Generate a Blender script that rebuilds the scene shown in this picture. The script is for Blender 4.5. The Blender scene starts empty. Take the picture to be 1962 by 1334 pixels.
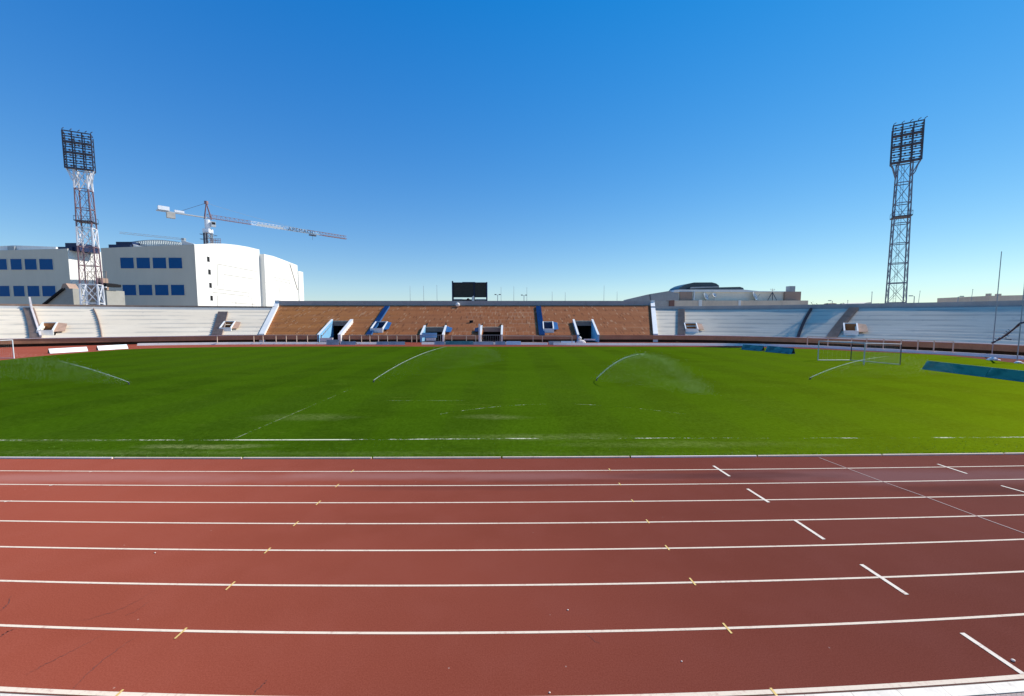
import bpy, math, random
from mathutils import Vector, Matrix
random.seed(11)
rnd = random.Random(5)
C = bpy.context.scene.collection
sc = bpy.context.scene

# ------------------------------------------------------------------ survey helpers
IW, FPX, CX, CY, CH = 1962.0, 765.0, 981.0, 667.0, 5.416      # photo width, focal length, centre, camera height
TH = math.atan(59.0 / FPX)
cT, sT = math.cos(TH), math.sin(TH)
def ray(x, y):
    u, v = (x - CX) / FPX, (CY - y) / FPX
    return Vector((u, cT + v * sT, -sT + v * cT))
def G(x, y, z=0.0):                       # where a sight line meets the level z
    d = ray(x, y); t = (z - CH) / d.z
    return Vector((d.x * t, d.y * t, z))
def P(x, y, dist):                        # where a sight line meets the plane Y = dist
    d = ray(x, y); t = dist / d.y
    return Vector((d.x * t, dist, CH + d.z * t))
def ZA(y, dist): return P(CX, y, dist).z
def XA(x, y, dist): return P(x, y, dist).x

# ------------------------------------------------------------------ mesh builder
class MB:
    def __init__(s): s.v = []; s.f = []; s.m = []
    def add(s, vs, fs, mi=0):
        o = len(s.v); s.v += [Vector(a) for a in vs]
        for f in fs: s.f.append([o + i for i in f]); s.m.append(mi)
        return s
    def quad(s, a, b, c, d, mi=0): return s.add([a, b, c, d], [(0, 1, 2, 3)], mi)
    def box(s, lo, hi, mi=0):
        x0, y0, z0 = lo; x1, y1, z1 = hi
        vs = [(x0,y0,z0),(x1,y0,z0),(x1,y1,z0),(x0,y1,z0),(x0,y0,z1),(x1,y0,z1),(x1,y1,z1),(x0,y1,z1)]
        return s.add(vs, [(3,2,1,0),(4,5,6,7),(0,1,5,4),(1,2,6,5),(2,3,7,6),(3,0,4,7)], mi)
    def fbox(s, o, ax, ay, az, mi=0):      # box from a corner and three edge vectors
        o, ax, ay, az = Vector(o), Vector(ax), Vector(ay), Vector(az)
        vs = [o, o+ax, o+ax+ay, o+ay, o+az, o+ax+az, o+ax+ay+az, o+ay+az]
        return s.add(vs, [(3,2,1,0),(4,5,6,7),(0,1,5,4),(1,2,6,5),(2,3,7,6),(3,0,4,7)], mi)
    def bar(s, a, b, w, h=None, mi=0):
        a, b = Vector(a), Vector(b); d = (b - a)
        if d.length < 1e-6: return s
        d.normalize(); up = Vector((0,0,1)) if abs(d.z) < .95 else Vector((0,1,0))
        x = d.cross(up).normalized(); y = x.cross(d).normalized(); h = h or w
        c = [x*(-w/2)+y*(-h/2), x*(w/2)+y*(-h/2), x*(w/2)+y*(h/2), x*(-w/2)+y*(h/2)]
        return s.add([a+k for k in c]+[b+k for k in c], [(3,2,1,0),(4,5,6,7),(0,1,5,4),(1,2,6,5),(2,3,7,6),(3,0,4,7)], mi)
    def tube(s, pts, rs, n=8, mi=0, cap=True):
        pts = [Vector(p) for p in pts]
        if not isinstance(rs, (list, tuple)): rs = [rs]*len(pts)
        o = len(s.v)
        for i, p in enumerate(pts):
            d = (pts[min(i+1, len(pts)-1)] - pts[max(i-1, 0)]).normalized()
            up = Vector((0,0,1)) if abs(d.z) < .95 else Vector((0,1,0))
            x = d.cross(up).normalized(); y = x.cross(d).normalized()
            for k in range(n):
                a = 2*math.pi*k/n; s.v.append(p + (x*math.cos(a) + y*math.sin(a))*rs[i])
        for i in range(len(pts)-1):
            for k in range(n):
                s.f.append([o+i*n+k, o+i*n+(k+1)%n, o+(i+1)*n+(k+1)%n, o+(i+1)*n+k]); s.m.append(mi)
        if cap:
            s.f.append([o+k for k in range(n)][::-1]); s.m.append(mi)
            s.f.append([o+(len(pts)-1)*n+k for k in range(n)]); s.m.append(mi)
        return s
    def prism(s, poly, ext, mi=0):         # polygon of 3D points pushed along a vector
        n = len(poly); ext = Vector(ext); a = [Vector(p) for p in poly]
        fs = [tuple(range(n))[::-1], tuple(range(n, 2*n))] + [(i, (i+1) % n, n+(i+1) % n, n+i) for i in range(n)]
        return s.add(a + [p+ext for p in a], fs, mi)
    def ball(s, c, r, n=10, m=6, sq=(1,1,1), mi=0):
        c = Vector(c); o = len(s.v)
        for j in range(1, m):
            t = math.pi*j/m
            for k in range(n):
                a = 2*math.pi*k/n
                s.v.append(c + Vector((math.sin(t)*math.cos(a)*r*sq[0], math.sin(t)*math.sin(a)*r*sq[1], math.cos(t)*r*sq[2])))
        top = len(s.v); s.v.append(c+Vector((0,0,r*sq[2]))); bot = len(s.v); s.v.append(c-Vector((0,0,r*sq[2])))
        for j in range(m-2):
            for k in range(n):
                s.f.append([o+j*n+k, o+(j+1)*n+k, o+(j+1)*n+(k+1)%n, o+j*n+(k+1)%n]); s.m.append(mi)
        for k in range(n):
            s.f.append([top, o+k, o+(k+1)%n]); s.m.append(mi)
            s.f.append([bot, o+(m-2)*n+(k+1)%n, o+(m-2)*n+k]); s.m.append(mi)
        return s
    def build(s, name, mats, parent=None, loc=None, smooth=False):
        me = bpy.data.meshes.new(name)
        off = Vector(loc) if loc is not None else (wloc(parent) if parent else Vector())
        me.from_pydata([tuple(p - off) for p in s.v], [], s.f)
        for m in (mats if isinstance(mats, (list, tuple)) else [mats]): me.materials.append(m)
        me.polygons.foreach_set('material_index', s.m)
        if smooth: me.polygons.foreach_set('use_smooth', [True]*len(me.polygons))
        me.update()
        o = bpy.data.objects.new(name, me); C.objects.link(o)
        if parent: o.parent = parent
        elif loc is not None: o.location = off
        return o

def wloc(o):
    v = Vector()
    while o: v += Vector(o.location); o = o.parent
    return v
def tag(o, label=None, cat=None, group=None, kind=None):
    if label: o['label'] = label
    if cat: o['category'] = cat
    if group: o['group'] = group
    if kind: o['kind'] = kind
    return o
def thing(name, label, cat, loc=(0,0,0), group=None):
    o = bpy.data.objects.new(name, None); C.objects.link(o); o.location = loc
    o.empty_display_size = .3
    return tag(o, label, cat, group)
def struct(o): o['kind'] = 'structure'; return o
def copy_tree(o, parent=None):
    c = o.copy(); C.objects.link(c)
    if parent: c.parent = parent
    for ch in list(o.children): copy_tree(ch, c)
    return c

# ------------------------------------------------------------------ materials
class NT:
    def __init__(s, name):
        s.mat = bpy.data.materials.new(name); s.mat.use_nodes = True
        s.t = s.mat.node_tree; s.t.nodes.clear()
        s.out = s.t.nodes.new('ShaderNodeOutputMaterial')
    def n(s, typ, props=None, **ins):
        nd = s.t.nodes.new(typ)
        for k, v in (props or {}).items(): setattr(nd, k, v)
        for k, v in ins.items():
            key = int(k[1:]) if k[0] == 'i' and k[1:].isdigit() else k.replace('_', ' ')
            s.put(nd.inputs[key], v)
        return nd
    def put(s, sock, v):
        if isinstance(v, bpy.types.NodeSocket): s.t.links.new(v, sock)
        elif isinstance(v, bpy.types.Node): s.t.links.new(v.outputs[0], sock)
        else: sock.default_value = v
    def math(s, op, a, b=0.0, c=0.0, clamp=False):
        nd = s.n('ShaderNodeMath', {'operation': op, 'use_clamp': clamp}); s.put(nd.inputs[0], a); s.put(nd.inputs[1], b); s.put(nd.inputs[2], c); return nd.outputs[0]
    def mix(s, f, a, b, mode='MIX'):
        nd = s.n('ShaderNodeMix', {'data_type': 'RGBA', 'blend_type': mode})
        s.put(nd.inputs[0], f); s.put(nd.inputs[6], a); s.put(nd.inputs[7], b); return nd.outputs[2]
    def pos(s): return s.n('ShaderNodeNewGeometry').outputs['Position']
    def objco(s): return s.n('ShaderNodeTexCoord').outputs['Object']
    def map(s, vec, scale=(1,1,1), loc=(0,0,0), rot=(0,0,0)):
        nd = s.n('ShaderNodeMapping'); s.put(nd.inputs['Vector'], vec); nd.inputs['Scale'].default_value = scale; nd.inputs['Location'].default_value = loc; nd.inputs['Rotation'].default_value = rot
        return nd.outputs[0]
    def noise(s, vec, scale=1.0, detail=4.0, rough=.55, dist=0.0):
        nd = s.n('ShaderNodeTexNoise'); s.put(nd.inputs['Vector'], vec)
        nd.inputs['Scale'].default_value = scale; nd.inputs['Detail'].default_value = detail; nd.inputs['Roughness'].default_value = rough; nd.inputs['Distortion'].default_value = dist
        return nd.outputs[0]
    def ramp(s, f, lo, hi, a=0.0, b=1.0):
        nd = s.n('ShaderNodeMapRange', {'interpolation_type': 'SMOOTHSTEP'}); s.put(nd.inputs[0], f)
        nd.inputs[1].default_value = lo; nd.inputs[2].default_value = hi; nd.inputs[3].default_value = a; nd.inputs[4].default_value = b
        return nd.outputs[0]
    def bsdf(s, col, rough=.7, spec=.3, metal=0.0, normal=None, drough=0.0):
        b = s.n('ShaderNodeBsdfPrincipled')
        s.put(b.inputs['Base Color'], col); s.put(b.inputs['Roughness'], rough); s.put(b.inputs['Specular IOR Level'], spec); s.put(b.inputs['Metallic'], metal)
        b.inputs['Diffuse Roughness'].default_value = drough
        if normal is not None: s.put(b.inputs['Normal'], normal)
        s.t.links.new(b.outputs[0], s.out.inputs[0]); return b
    def bump(s, h, strength=.3, dist=.02):
        nd = s.n('ShaderNodeBump'); s.put(nd.inputs['Height'], h); nd.inputs['Strength'].default_value = strength; nd.inputs['Distance'].default_value = dist; return nd.outputs[0]

def rgb(r, g, b): return (r, g, b, 1.0)
def srgb(r, g, b):
    f = lambda c: (c/255/12.92) if c/255 <= .04045 else ((c/255+.055)/1.055)**2.4
    return (f(r), f(g), f(b), 1.0)
def sc4(c, k): return (min(1, c[0]*k), min(1, c[1]*k), min(1, c[2]*k), 1.0)

def plain(name, col, rough=.65, var=.16, scale=.8, spec=.3, metal=0.0, dirt=None, dirtamt=.5, stretch=(1,1,1), fine=9.0):
    t = NT(name); co = t.map(t.objco(), scale=stretch)
    n1 = t.noise(co, scale, 5, .6); n2 = t.noise(co, scale*fine, 3, .6)
    k = t.math('ADD', t.math('MULTIPLY', n1, .65), t.math('MULTIPLY', n2, .35))
    c = t.mix(t.ramp(k, .3, .7), sc4(col, 1-var), sc4(col, 1+var))
    if dirt:
        d = t.noise(co, scale*1.7, 6, .7, .6)
        c = t.mix(t.ramp(d, .55, .75, 0, dirtamt), c, dirt)
    t.bsdf(c, rough, spec, metal); return t.mat

M = {}
M['white_paint']  = plain('white_paint', rgb(.78,.78,.75), .5, .07, .6, dirt=rgb(.42,.38,.33), dirtamt=.35)
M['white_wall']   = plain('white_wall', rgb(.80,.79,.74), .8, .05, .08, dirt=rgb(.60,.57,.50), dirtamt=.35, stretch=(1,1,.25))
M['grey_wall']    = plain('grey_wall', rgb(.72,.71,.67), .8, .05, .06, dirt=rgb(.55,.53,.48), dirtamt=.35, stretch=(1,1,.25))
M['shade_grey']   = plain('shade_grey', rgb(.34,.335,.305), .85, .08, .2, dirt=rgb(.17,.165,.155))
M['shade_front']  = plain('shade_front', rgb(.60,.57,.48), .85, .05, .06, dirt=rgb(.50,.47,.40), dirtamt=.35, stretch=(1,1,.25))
M['concrete']     = plain('concrete', rgb(.42,.40,.37), .85, .14, .3, dirt=rgb(.22,.20,.18), dirtamt=.5)
M['grey_parapet'] = plain('grey_parapet', rgb(.34,.34,.34), .8, .1, .25, dirt=rgb(.2,.19,.18), stretch=(1,1,.4))
M['brown_wall']   = plain('brown_wall', rgb(.50,.25,.13), .85, .16, .5, dirt=rgb(.28,.13,.07), dirtamt=.5)
M['dark_recess']  = plain('dark_recess', rgb(.09,.055,.042), .9, .2, .8)  # near-black brown; on plinths the shade under the overhang is in this colour
M['kerb_cream']   = plain('kerb_cream', rgb(.74,.62,.48), .75, .1, 1.2, dirt=rgb(.36,.28,.22), dirtamt=.5)
M['pink_kerb']    = plain('pink_kerb', rgb(.82,.72,.65), .75, .08, .6, dirt=rgb(.55,.38,.31), dirtamt=.5)
M['blue_paint']   = plain('blue_paint', rgb(.026,.12,.30), .55, .16, .7, dirt=rgb(.10,.17,.27), dirtamt=.5)
M['pale_blue']    = plain('pale_blue', rgb(.22,.48,.72), .6, .1, .6)
M['navy']         = plain('navy', rgb(.012,.028,.085), .5, .2, .5)
M['orange_brown'] = plain('orange_brown', rgb(.36,.14,.05), .8, .2, .9, dirt=rgb(.16,.07,.04))
M['tan_paint']    = plain('tan_paint', rgb(.46,.29,.20), .8, .2, .9, dirt=rgb(.30,.20,.16))
M['rust_aisle']   = plain('rust_aisle', rgb(.33,.25,.21), .85, .2, .9, dirt=rgb(.20,.15,.13))
M['black_void']   = plain('black_void', rgb(.012,.012,.014), .9, .2)
M['dark_lintel']  = plain('dark_lintel', rgb(.27,.17,.14), .85, .15)
M['rail_paint']   = plain('rail_paint', rgb(.78,.60,.43), .6, .1, 1.0, dirt=rgb(.35,.24,.16))
M['steel_dark']   = plain('steel_dark', rgb(.045,.045,.07), .5, .25, 1.2, spec=.5)
M['steel_blue']   = plain('steel_blue', rgb(.15,.165,.22), .5, .25, 1.2, spec=.5)
M['steel_red']    = plain('steel_red', rgb(.25,.155,.17), .55, .25, 1.2)
M['steel_white']  = plain('steel_white', rgb(.74,.76,.80), .5, .08, 1.2, dirt=rgb(.4,.3,.26), dirtamt=.3)
M['steel_grey']   = plain('steel_grey', rgb(.34,.36,.38), .45, .15, 1.0, spec=.5, metal=.3)
M['lamp_dark']    = plain('lamp_dark', rgb(.03,.035,.05), .35, .3, 2.0, spec=.6)
M['galv']         = plain('galv', rgb(.50,.52,.54), .45, .12, 2.0, metal=.4)
M['screen_dark']  = None
M['beige']        = plain('beige', rgb(.68,.55,.42), .85, .1, .15, dirt=rgb(.28,.22,.17), stretch=(1,1,.4))
M['beige_light']  = plain('beige_light', rgb(.86,.77,.62), .85, .06, .15, dirt=rgb(.55,.47,.38))
M['brown_block']  = plain('brown_block', rgb(.38,.26,.20), .85, .12, .2)
M['red_block']    = plain('red_block', rgb(.22,.115,.09), .85, .12, .2)
M['dark_roof']    = plain('dark_roof', rgb(.035,.06,.075), .35, .3, .2, spec=.6)
M['teal_board']   = None
M['water']        = None
M['yellow_mark']  = plain('yellow_mark', rgb(.72,.49,.16), .7, .12, 5.0)
M['line_white']   = None
M['board_white']  = plain('board_white', rgb(.70,.80,.82), .5, .05, .6)
M['board_back']   = plain('board_back', rgb(.16,.13,.11), .8, .2, 1.0)
M['scaffold']     = plain('scaffold', rgb(.42,.46,.46), .6, .15, .5)
M['edge_concrete'] = plain('edge_concrete', rgb(.80,.72,.60), .85, .12, 2.5, dirt=rgb(.42,.34,.28), dirtamt=.8)
M['sandbag']      = plain('sandbag', rgb(.80,.78,.76), .8, .08, 2.0)
M['net_white']    = plain('net_white', rgb(.55,.58,.55), .7, .05, 2.0)
M['stone_white']  = plain('stone_white', rgb(.80,.66,.54), .8, .1, 8.0)

def window_mat():
    t = NT('blue_glass'); co = t.objco()
    n = t.noise(co, .5, 3)
    t.bsdf(t.mix(n, rgb(.003,.075,.23), rgb(.006,.10,.29)), .35, .08)
    return t.mat
M['blue_glass'] = window_mat()

def screen_mat():
    t = NT('screen_dark'); co = t.objco()
    n = t.noise(t.map(co, (3,3,3)), 3, 3, .7); g = t.n('ShaderNodeTexBrick', i0=co)
    g.inputs['Scale'].default_value = 1.2
    c = t.mix(t.ramp(n, .35, .75), rgb(.016,.02,.018), rgb(.075,.075,.06))
    t.bsdf(c, .6, .3); return t.mat
M['screen_dark'] = screen_mat()

def teal_mat(name, c0, c1, c2):
    t = NT(name); co = t.objco()
    n = t.noise(t.map(co, (.7,.7,1.6)), .9, 3, .5, .3); f = t.noise(co, 9, 3)
    c = t.mix(t.ramp(n, .38, .62), c0, c1)
    c = t.mix(t.ramp(t.noise(t.map(co, (1.1,1.1,3), (7,3,1)), .8, 2), .56, .64, 0, .55), c, c2)
    c = t.mix(t.math('MULTIPLY', f, .25), c, sc4(c0, .5)); t.bsdf(c, .45, .35); return t.mat
M['teal_board'] = teal_mat('teal_board', rgb(.022,.17,.115), rgb(.055,.28,.20), rgb(.26,.48,.38))
M['blue_board'] = teal_mat('blue_board', rgb(.020,.10,.11), rgb(.05,.25,.28), rgb(.12,.42,.38))
M['grey_board'] = teal_mat('grey_board', rgb(.34,.37,.37), rgb(.46,.49,.49), rgb(.26,.29,.31))
M['green_board'] = teal_mat('green_board', rgb(.07,.22,.20), rgb(.10,.28,.25), rgb(.28,.38,.38))

def water_mat():
    t = NT('water_drops')
    d = t.n('ShaderNodeBsdfDiffuse'); d.inputs[0].default_value = rgb(.9,.94,.92)
    tr = t.n('ShaderNodeBsdfTranslucent'); tr.inputs[0].default_value = rgb(.9,.95,.92)
    mx = t.n('ShaderNodeMixShader'); t.put(mx.inputs[0], .5); t.t.links.new(d.outputs[0], mx.inputs[1]); t.t.links.new(tr.outputs[0], mx.inputs[2])
    t.t.links.new(mx.outputs[0], t.out.inputs[0]); return t.mat
M['water'] = water_mat()
def jet_mat():
    t = NT('water_stream'); d = t.n('ShaderNodeBsdfDiffuse'); d.inputs[0].default_value = rgb(.88,.92,.88); tr = t.n('ShaderNodeBsdfTransparent')
    n = t.noise(t.map(t.objco(), (3,3,3)), 2.5, 5, .7); mx = t.n('ShaderNodeMixShader'); t.put(mx.inputs[0], t.ramp(n, .35, .65, .10, .85))
    t.t.links.new(tr.outputs[0], mx.inputs[1]); t.t.links.new(d.outputs[0], mx.inputs[2]); t.t.links.new(mx.outputs[0], t.out.inputs[0]); return t.mat
M['stream'] = jet_mat()

def line_mat(name, col, lo=.30, hi=.52, dust=rgb(.50,.26,.20), amt=.75):
    t = NT(name); p = t.pos()
    n = t.noise(p, 3.0, 6, .75); n2 = t.noise(p, 16, 4, .7)
    k = t.math('ADD', t.math('MULTIPLY', n, .5), t.math('MULTIPLY', n2, .5))
    t.bsdf(t.mix(t.ramp(k, lo, hi, amt, 0), col, dust), .75, .12, drough=.15); return t.mat
M['line_white'] = line_mat('lane_paint', rgb(.80,.66,.50))
M['mark_white'] = line_mat('mark_paint', rgb(.84,.73,.59), .34, .5)
M['faint_line'] = line_mat('faint_paint', rgb(.46,.34,.30), .3, .6)

def ell(t, p, c, rx, ry, soft=.5, wob=.5, seed=0.0, ang=0.0):
    d = t.n('ShaderNodeVectorMath', {'operation': 'SUBTRACT'}); t.put(d.inputs[0], p); d.inputs[1].default_value = (c.x, c.y, 0)
    m = t.map(d.outputs[0], (1,1,0), rot=(0,0,ang)); m2 = t.map(m, (1/rx, 1/ry, 0))
    l = t.n('ShaderNodeVectorMath', {'operation': 'LENGTH'}); t.put(l.inputs[0], m2)
    w = t.noise(t.map(p, (.35,1.0,1), (seed, seed*2, 0)), 1.0, 5, .6)
    r = t.math('ADD', l.outputs['Value'], t.math('MULTIPLY', t.math('SUBTRACT', w, .5), wob*2))
    return t.ramp(r, 1-soft, 1+soft*.3, 1, 0)

def track_mat():
    t = NT('tartan'); p = t.pos()
    big = t.noise(t.map(p, (.10,.22,1)), 1, 4, .55); mid = t.noise(p, .8, 5, .6); fine = t.noise(p, 45, 4, .75); gr = t.noise(p, 160, 2, .8)
    c = t.mix(t.ramp(big, .32, .68), rgb(.280,.051,.025), rgb(.330,.064,.034))
    c = t.mix(t.ramp(mid, .38, .72, 0, .45), c, rgb(.340,.075,.045))
    k = t.math('ADD', t.math('MULTIPLY', fine, .6), t.math('MULTIPLY', gr, .4))
    c = t.mix(t.ramp(k, .30, .70), t.mix(.42, c, rgb(.085,.02,.014)), t.mix(.18, c, rgb(.50,.22,.15)))
    # dusty washes and water-darkened streaks along the inner lanes
    for a, rx, ry, s in ((G(170,915), 9, .55, 1.), (G(1760,912), 8, .75, 2.), (G(900,912), 9, .45, 3.5)):
        c = t.mix(t.math('MULTIPLY', ell(t, p, a, rx, ry, .8, .7, s), .38), c, rgb(.42,.22,.19))
    for a, rx, ry, s, am in ((G(1440,911), 3.6, .40, 4., .5), (G(1290,912), 3.0, .30, 5., .38), (G(1890,938), 3.2, .42, 6., .5), (G(900,934), 4.2, .30, 7., .32), (G(1080,922), 3.5, .20, 8., .3)):
        c = t.mix(t.math('MULTIPLY', ell(t, p, a, rx, ry, .55, .7, s), am), c, rgb(.14,.040,.030))
    sp = t.n('ShaderNodeTexVoronoi', {'feature': 'DISTANCE_TO_EDGE'}); sp = t.n('ShaderNodeTexVoronoi'); t.put(sp.inputs['Vector'], p); sp.inputs['Scale'].default_value = 1.6
    c = t.mix(t.ramp(sp.outputs['Distance'], .012, .03, .5, 0), c, rgb(.55,.38,.30))
    h = t.math('ADD', fine, t.math('MULTIPLY', gr, .5))
    t.bsdf(c, .9, .04, normal=t.bump(h, .35, .003), drough=.7)
    return t.mat
M['tartan'] = track_mat()

def grass_mat():
    t = NT('turf'); p = t.pos()
    big = t.noise(t.map(p, (.035,.05,1)), 1, 4, .6); mid = t.noise(t.map(p, (.25,.4,1)), 1, 6, .65, .4)
    fine = t.noise(t.map(p, (3,5,1)), 1, 5, .75); vf = t.noise(p, 22, 4, .8)
    c = t.mix(t.ramp(big, .40, .60), rgb(.017,.056,.003), rgb(.034,.086,.006))
    c = t.mix(t.ramp(mid, .42, .66, 0, .75), c, rgb(.045,.108,.005))
    c = t.mix(t.ramp(t.noise(t.map(p, (.9,1.6,1), (5,2,0)), 1, 6, .7, .6), .50, .68, 0, .5), c, rgb(.018,.055,.001))
    k = t.math('ADD', t.math('MULTIPLY', fine, .55), t.math('MULTIPLY', vf, .45))
    c = t.mix(t.ramp(k, .33, .67), t.mix(.55, c, rgb(.006,.026,.0005)), t.mix(.24, c, rgb(.095,.16,.012)))
    sx = t.n('ShaderNodeSeparateXYZ'); t.put(sx.inputs[0], p)
    bw = t.math('SINE', t.math('ADD', t.math('MULTIPLY', sx.outputs['X'], 1.05), t.math('MULTIPLY', t.noise(p, .12, 2), 1.2)))
    c = t.mix(t.ramp(bw, -.35, .35, 0, .32), c, sc4(rgb(.045,.11,.003), 1.0))
    cl = t.noise(t.map(p, (7,3.2,1), (1,9,0)), 1, 3, .6)
    c = t.mix(t.ramp(cl, .36, .62, .34, 0), c, rgb(.007,.03,.0005))
    # thin, dry patches
    dr = t.math('MULTIPLY', t.ramp(t.noise(t.map(p, (.22,.75,1), (3,8,0)), 1, 6, .7, .8), .60, .76), t.ramp(k, .42, .62))
    c = t.mix(t.math('MULTIPLY', dr, .55), c, rgb(.16,.18,.03))
    for a, rx, ry, s, am in ((G(385,857), 3.0, .35, 1., .65), (G(60,845), 5, .25, 2., .22), (G(950,800), 2.0, .6, 3., .35), (G(1040,838), 5.0, .6, 4., .25), (G(590,800), 3.0, .8, 5., .25), (G(200,868), 8, .35, 6., .18), (G(1330,852), 6, .5, 7., .2), (G(800,870), 14, .3, 9., .12)):
        c = t.mix(t.math('MULTIPLY', t.math('MULTIPLY', ell(t, p, a, rx, ry, .9, .8, s), t.ramp(k, .38, .60)), am), c, rgb(.28,.29,.12))
    h = t.math('ADD', t.math('MULTIPLY', vf, .6), t.math('MULTIPLY', fine, .6))
    nm = t.bump(h, .5, .03)
    d = t.n('ShaderNodeBsdfDiffuse'); t.put(d.inputs['Color'], c); d.inputs['Roughness'].default_value = .0; t.put(d.inputs['Normal'], nm)
    gl = t.n('ShaderNodeBsdfGlossy', {'distribution': 'GGX'}); gl.inputs['Color'].default_value = rgb(.36,.44,.004); gl.inputs['Roughness'].default_value = .62; t.put(gl.inputs['Normal'], nm)
    mx = t.n('ShaderNodeMixShader'); t.put(mx.inputs[0], .115); t.t.links.new(d.outputs[0], mx.inputs[1]); t.t.links.new(gl.outputs[0], mx.inputs[2])   # blades passing on low sun
    t.t.links.new(mx.outputs[0], t.out.inputs[0])
    return t.mat
M['turf'] = grass_mat()

def chalk_mat(name='worn_chalk', lo=.49, hi=.62, top=1.0):
    t = NT(name); p = t.pos()
    n = t.noise(t.map(p, (.55,1.4,1)), 1, 6, .75); f = t.noise(p, 9, 5, .8)
    k = t.math('ADD', t.math('MULTIPLY', n, .6), t.math('MULTIPLY', f, .4))
    s = t.n('ShaderNodeSeparateXYZ'); t.put(s.inputs[0], p)
    strong = t.math('MULTIPLY', t.ramp(s.outputs['X'], -13.5, -12.0), t.ramp(s.outputs['X'], -8.2, -6.0, 1, 0)) if name == 'worn_chalk' else 0.0
    k = t.math('ADD', k, t.math('MULTIPLY', strong, .13))
    tr = t.n('ShaderNodeBsdfTransparent'); b = t.n('ShaderNodeBsdfDiffuse'); b.inputs[0].default_value = rgb(.66,.66,.46)
    mx = t.n('ShaderNodeMixShader'); t.put(mx.inputs[0], t.ramp(k, lo, hi, 0, top)); t.t.links.new(tr.outputs[0], mx.inputs[1]); t.t.links.new(b.outputs[0], mx.inputs[2])
    t.t.links.new(mx.outputs[0], t.out.inputs[0]); return t.mat
M['chalk'] = chalk_mat(); M['chalk_faint'] = chalk_mat('faint_chalk', .46, .66, .5)

def terrace_mat(name):
    t = NT(name); p = t.pos()
    s = t.n('ShaderNodeSeparateXYZ'); t.put(s.inputs[0], p); X, Z = s.outputs['X'], s.outputs['Z']
    rowi = t.math('FLOOR', t.math('DIVIDE', t.math('SUBTRACT', Z, 1.33), .43))
    rowv = t.n('ShaderNodeTexWhiteNoise', {'noise_dimensions': '1D'}); t.put(rowv.inputs['W'], rowi)
    cv = t.n('ShaderNodeCombineXYZ'); t.put(cv.inputs[0], t.math('FLOOR', t.math('DIVIDE', X, .30))); t.put(cv.inputs[2], rowi)
    wn = t.n('ShaderNodeTexWhiteNoise'); t.put(wn.inputs['Vector'], cv.outputs[0]); W = wn.outputs['Value']
    big = t.noise(t.map(p, (.045,.05,.3)), 1, 4, .6); mid = t.noise(t.map(p, (.35,.5,2.4)), 1, 5, .7)
    lr = t.ramp(X, -48, -12)
    c = t.mix(lr, rgb(.40,.158,.046), rgb(.325,.110,.042))
    c = t.mix(t.ramp(big, .38, .62, 0, .6), c, rgb(.325,.125,.056))
    c = t.mix(t.math('MULTIPLY', W, .26), c, rgb(.45,.20,.08))
    c = t.mix(t.ramp(rowv.outputs['Value'], .3, 1, 0, .38), c, rgb(.20,.072,.032))
    c = t.mix(t.ramp(mid, .54, .70, 0, .4), c, rgb(.18,.065,.03))
    c = t.mix(t.math('MULTIPLY', t.ramp(W, .93, .97), .34), c, rgb(.55,.36,.22))
    c = t.mix(t.math('MULTIPLY', t.ramp(W, .10, .02), .4), c, rgb(.07,.03,.02))
    # stretch with pale upright seams and joints, below and right of the scoreboard
    z2 = t.math('FLOOR', t.math('DIVIDE', t.math('SUBTRACT', Z, 1.33), .86))
    ph = t.math('ADD', t.math('DIVIDE', X, 1.25), t.math('MULTIPLY', t.math('FRACT', t.math('MULTIPLY', z2, .37)), 1.0))
    up = t.ramp(t.math('ABSOLUTE', t.math('SUBTRACT', t.math('FRACT', ph), .5)), .40, .46)
    fz = t.math('FRACT', t.math('DIVIDE', t.math('SUBTRACT', Z, 1.33), .86)); hz = t.ramp(fz, .10, .20, 1, 0)
    area = t.math('MULTIPLY', t.math('MULTIPLY', t.ramp(X, -14, -8), t.ramp(X, 4.5, 8.0, 1, 0)), t.ramp(t.noise(t.map(p, (.35,.2,.8)), 1, 4, .7), .40, .58))
    lines = t.math('MAXIMUM', up, hz)
    c = t.mix(t.math('MULTIPLY', t.math('MULTIPLY', lines, area), .26), c, rgb(.56,.40,.27))
    all_h = t.math('MULTIPLY', hz, t.ramp(t.noise(t.map(p, (.12,.1,2.5), (9,1,3)), 1, 4, .6), .50, .66))
    c = t.mix(t.math('MULTIPLY', all_h, .28), c, rgb(.48,.29,.17))
    t.bsdf(c, .85, .15); return t.mat
M['brown_terrace'] = terrace_mat('brown_terrace')

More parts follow.
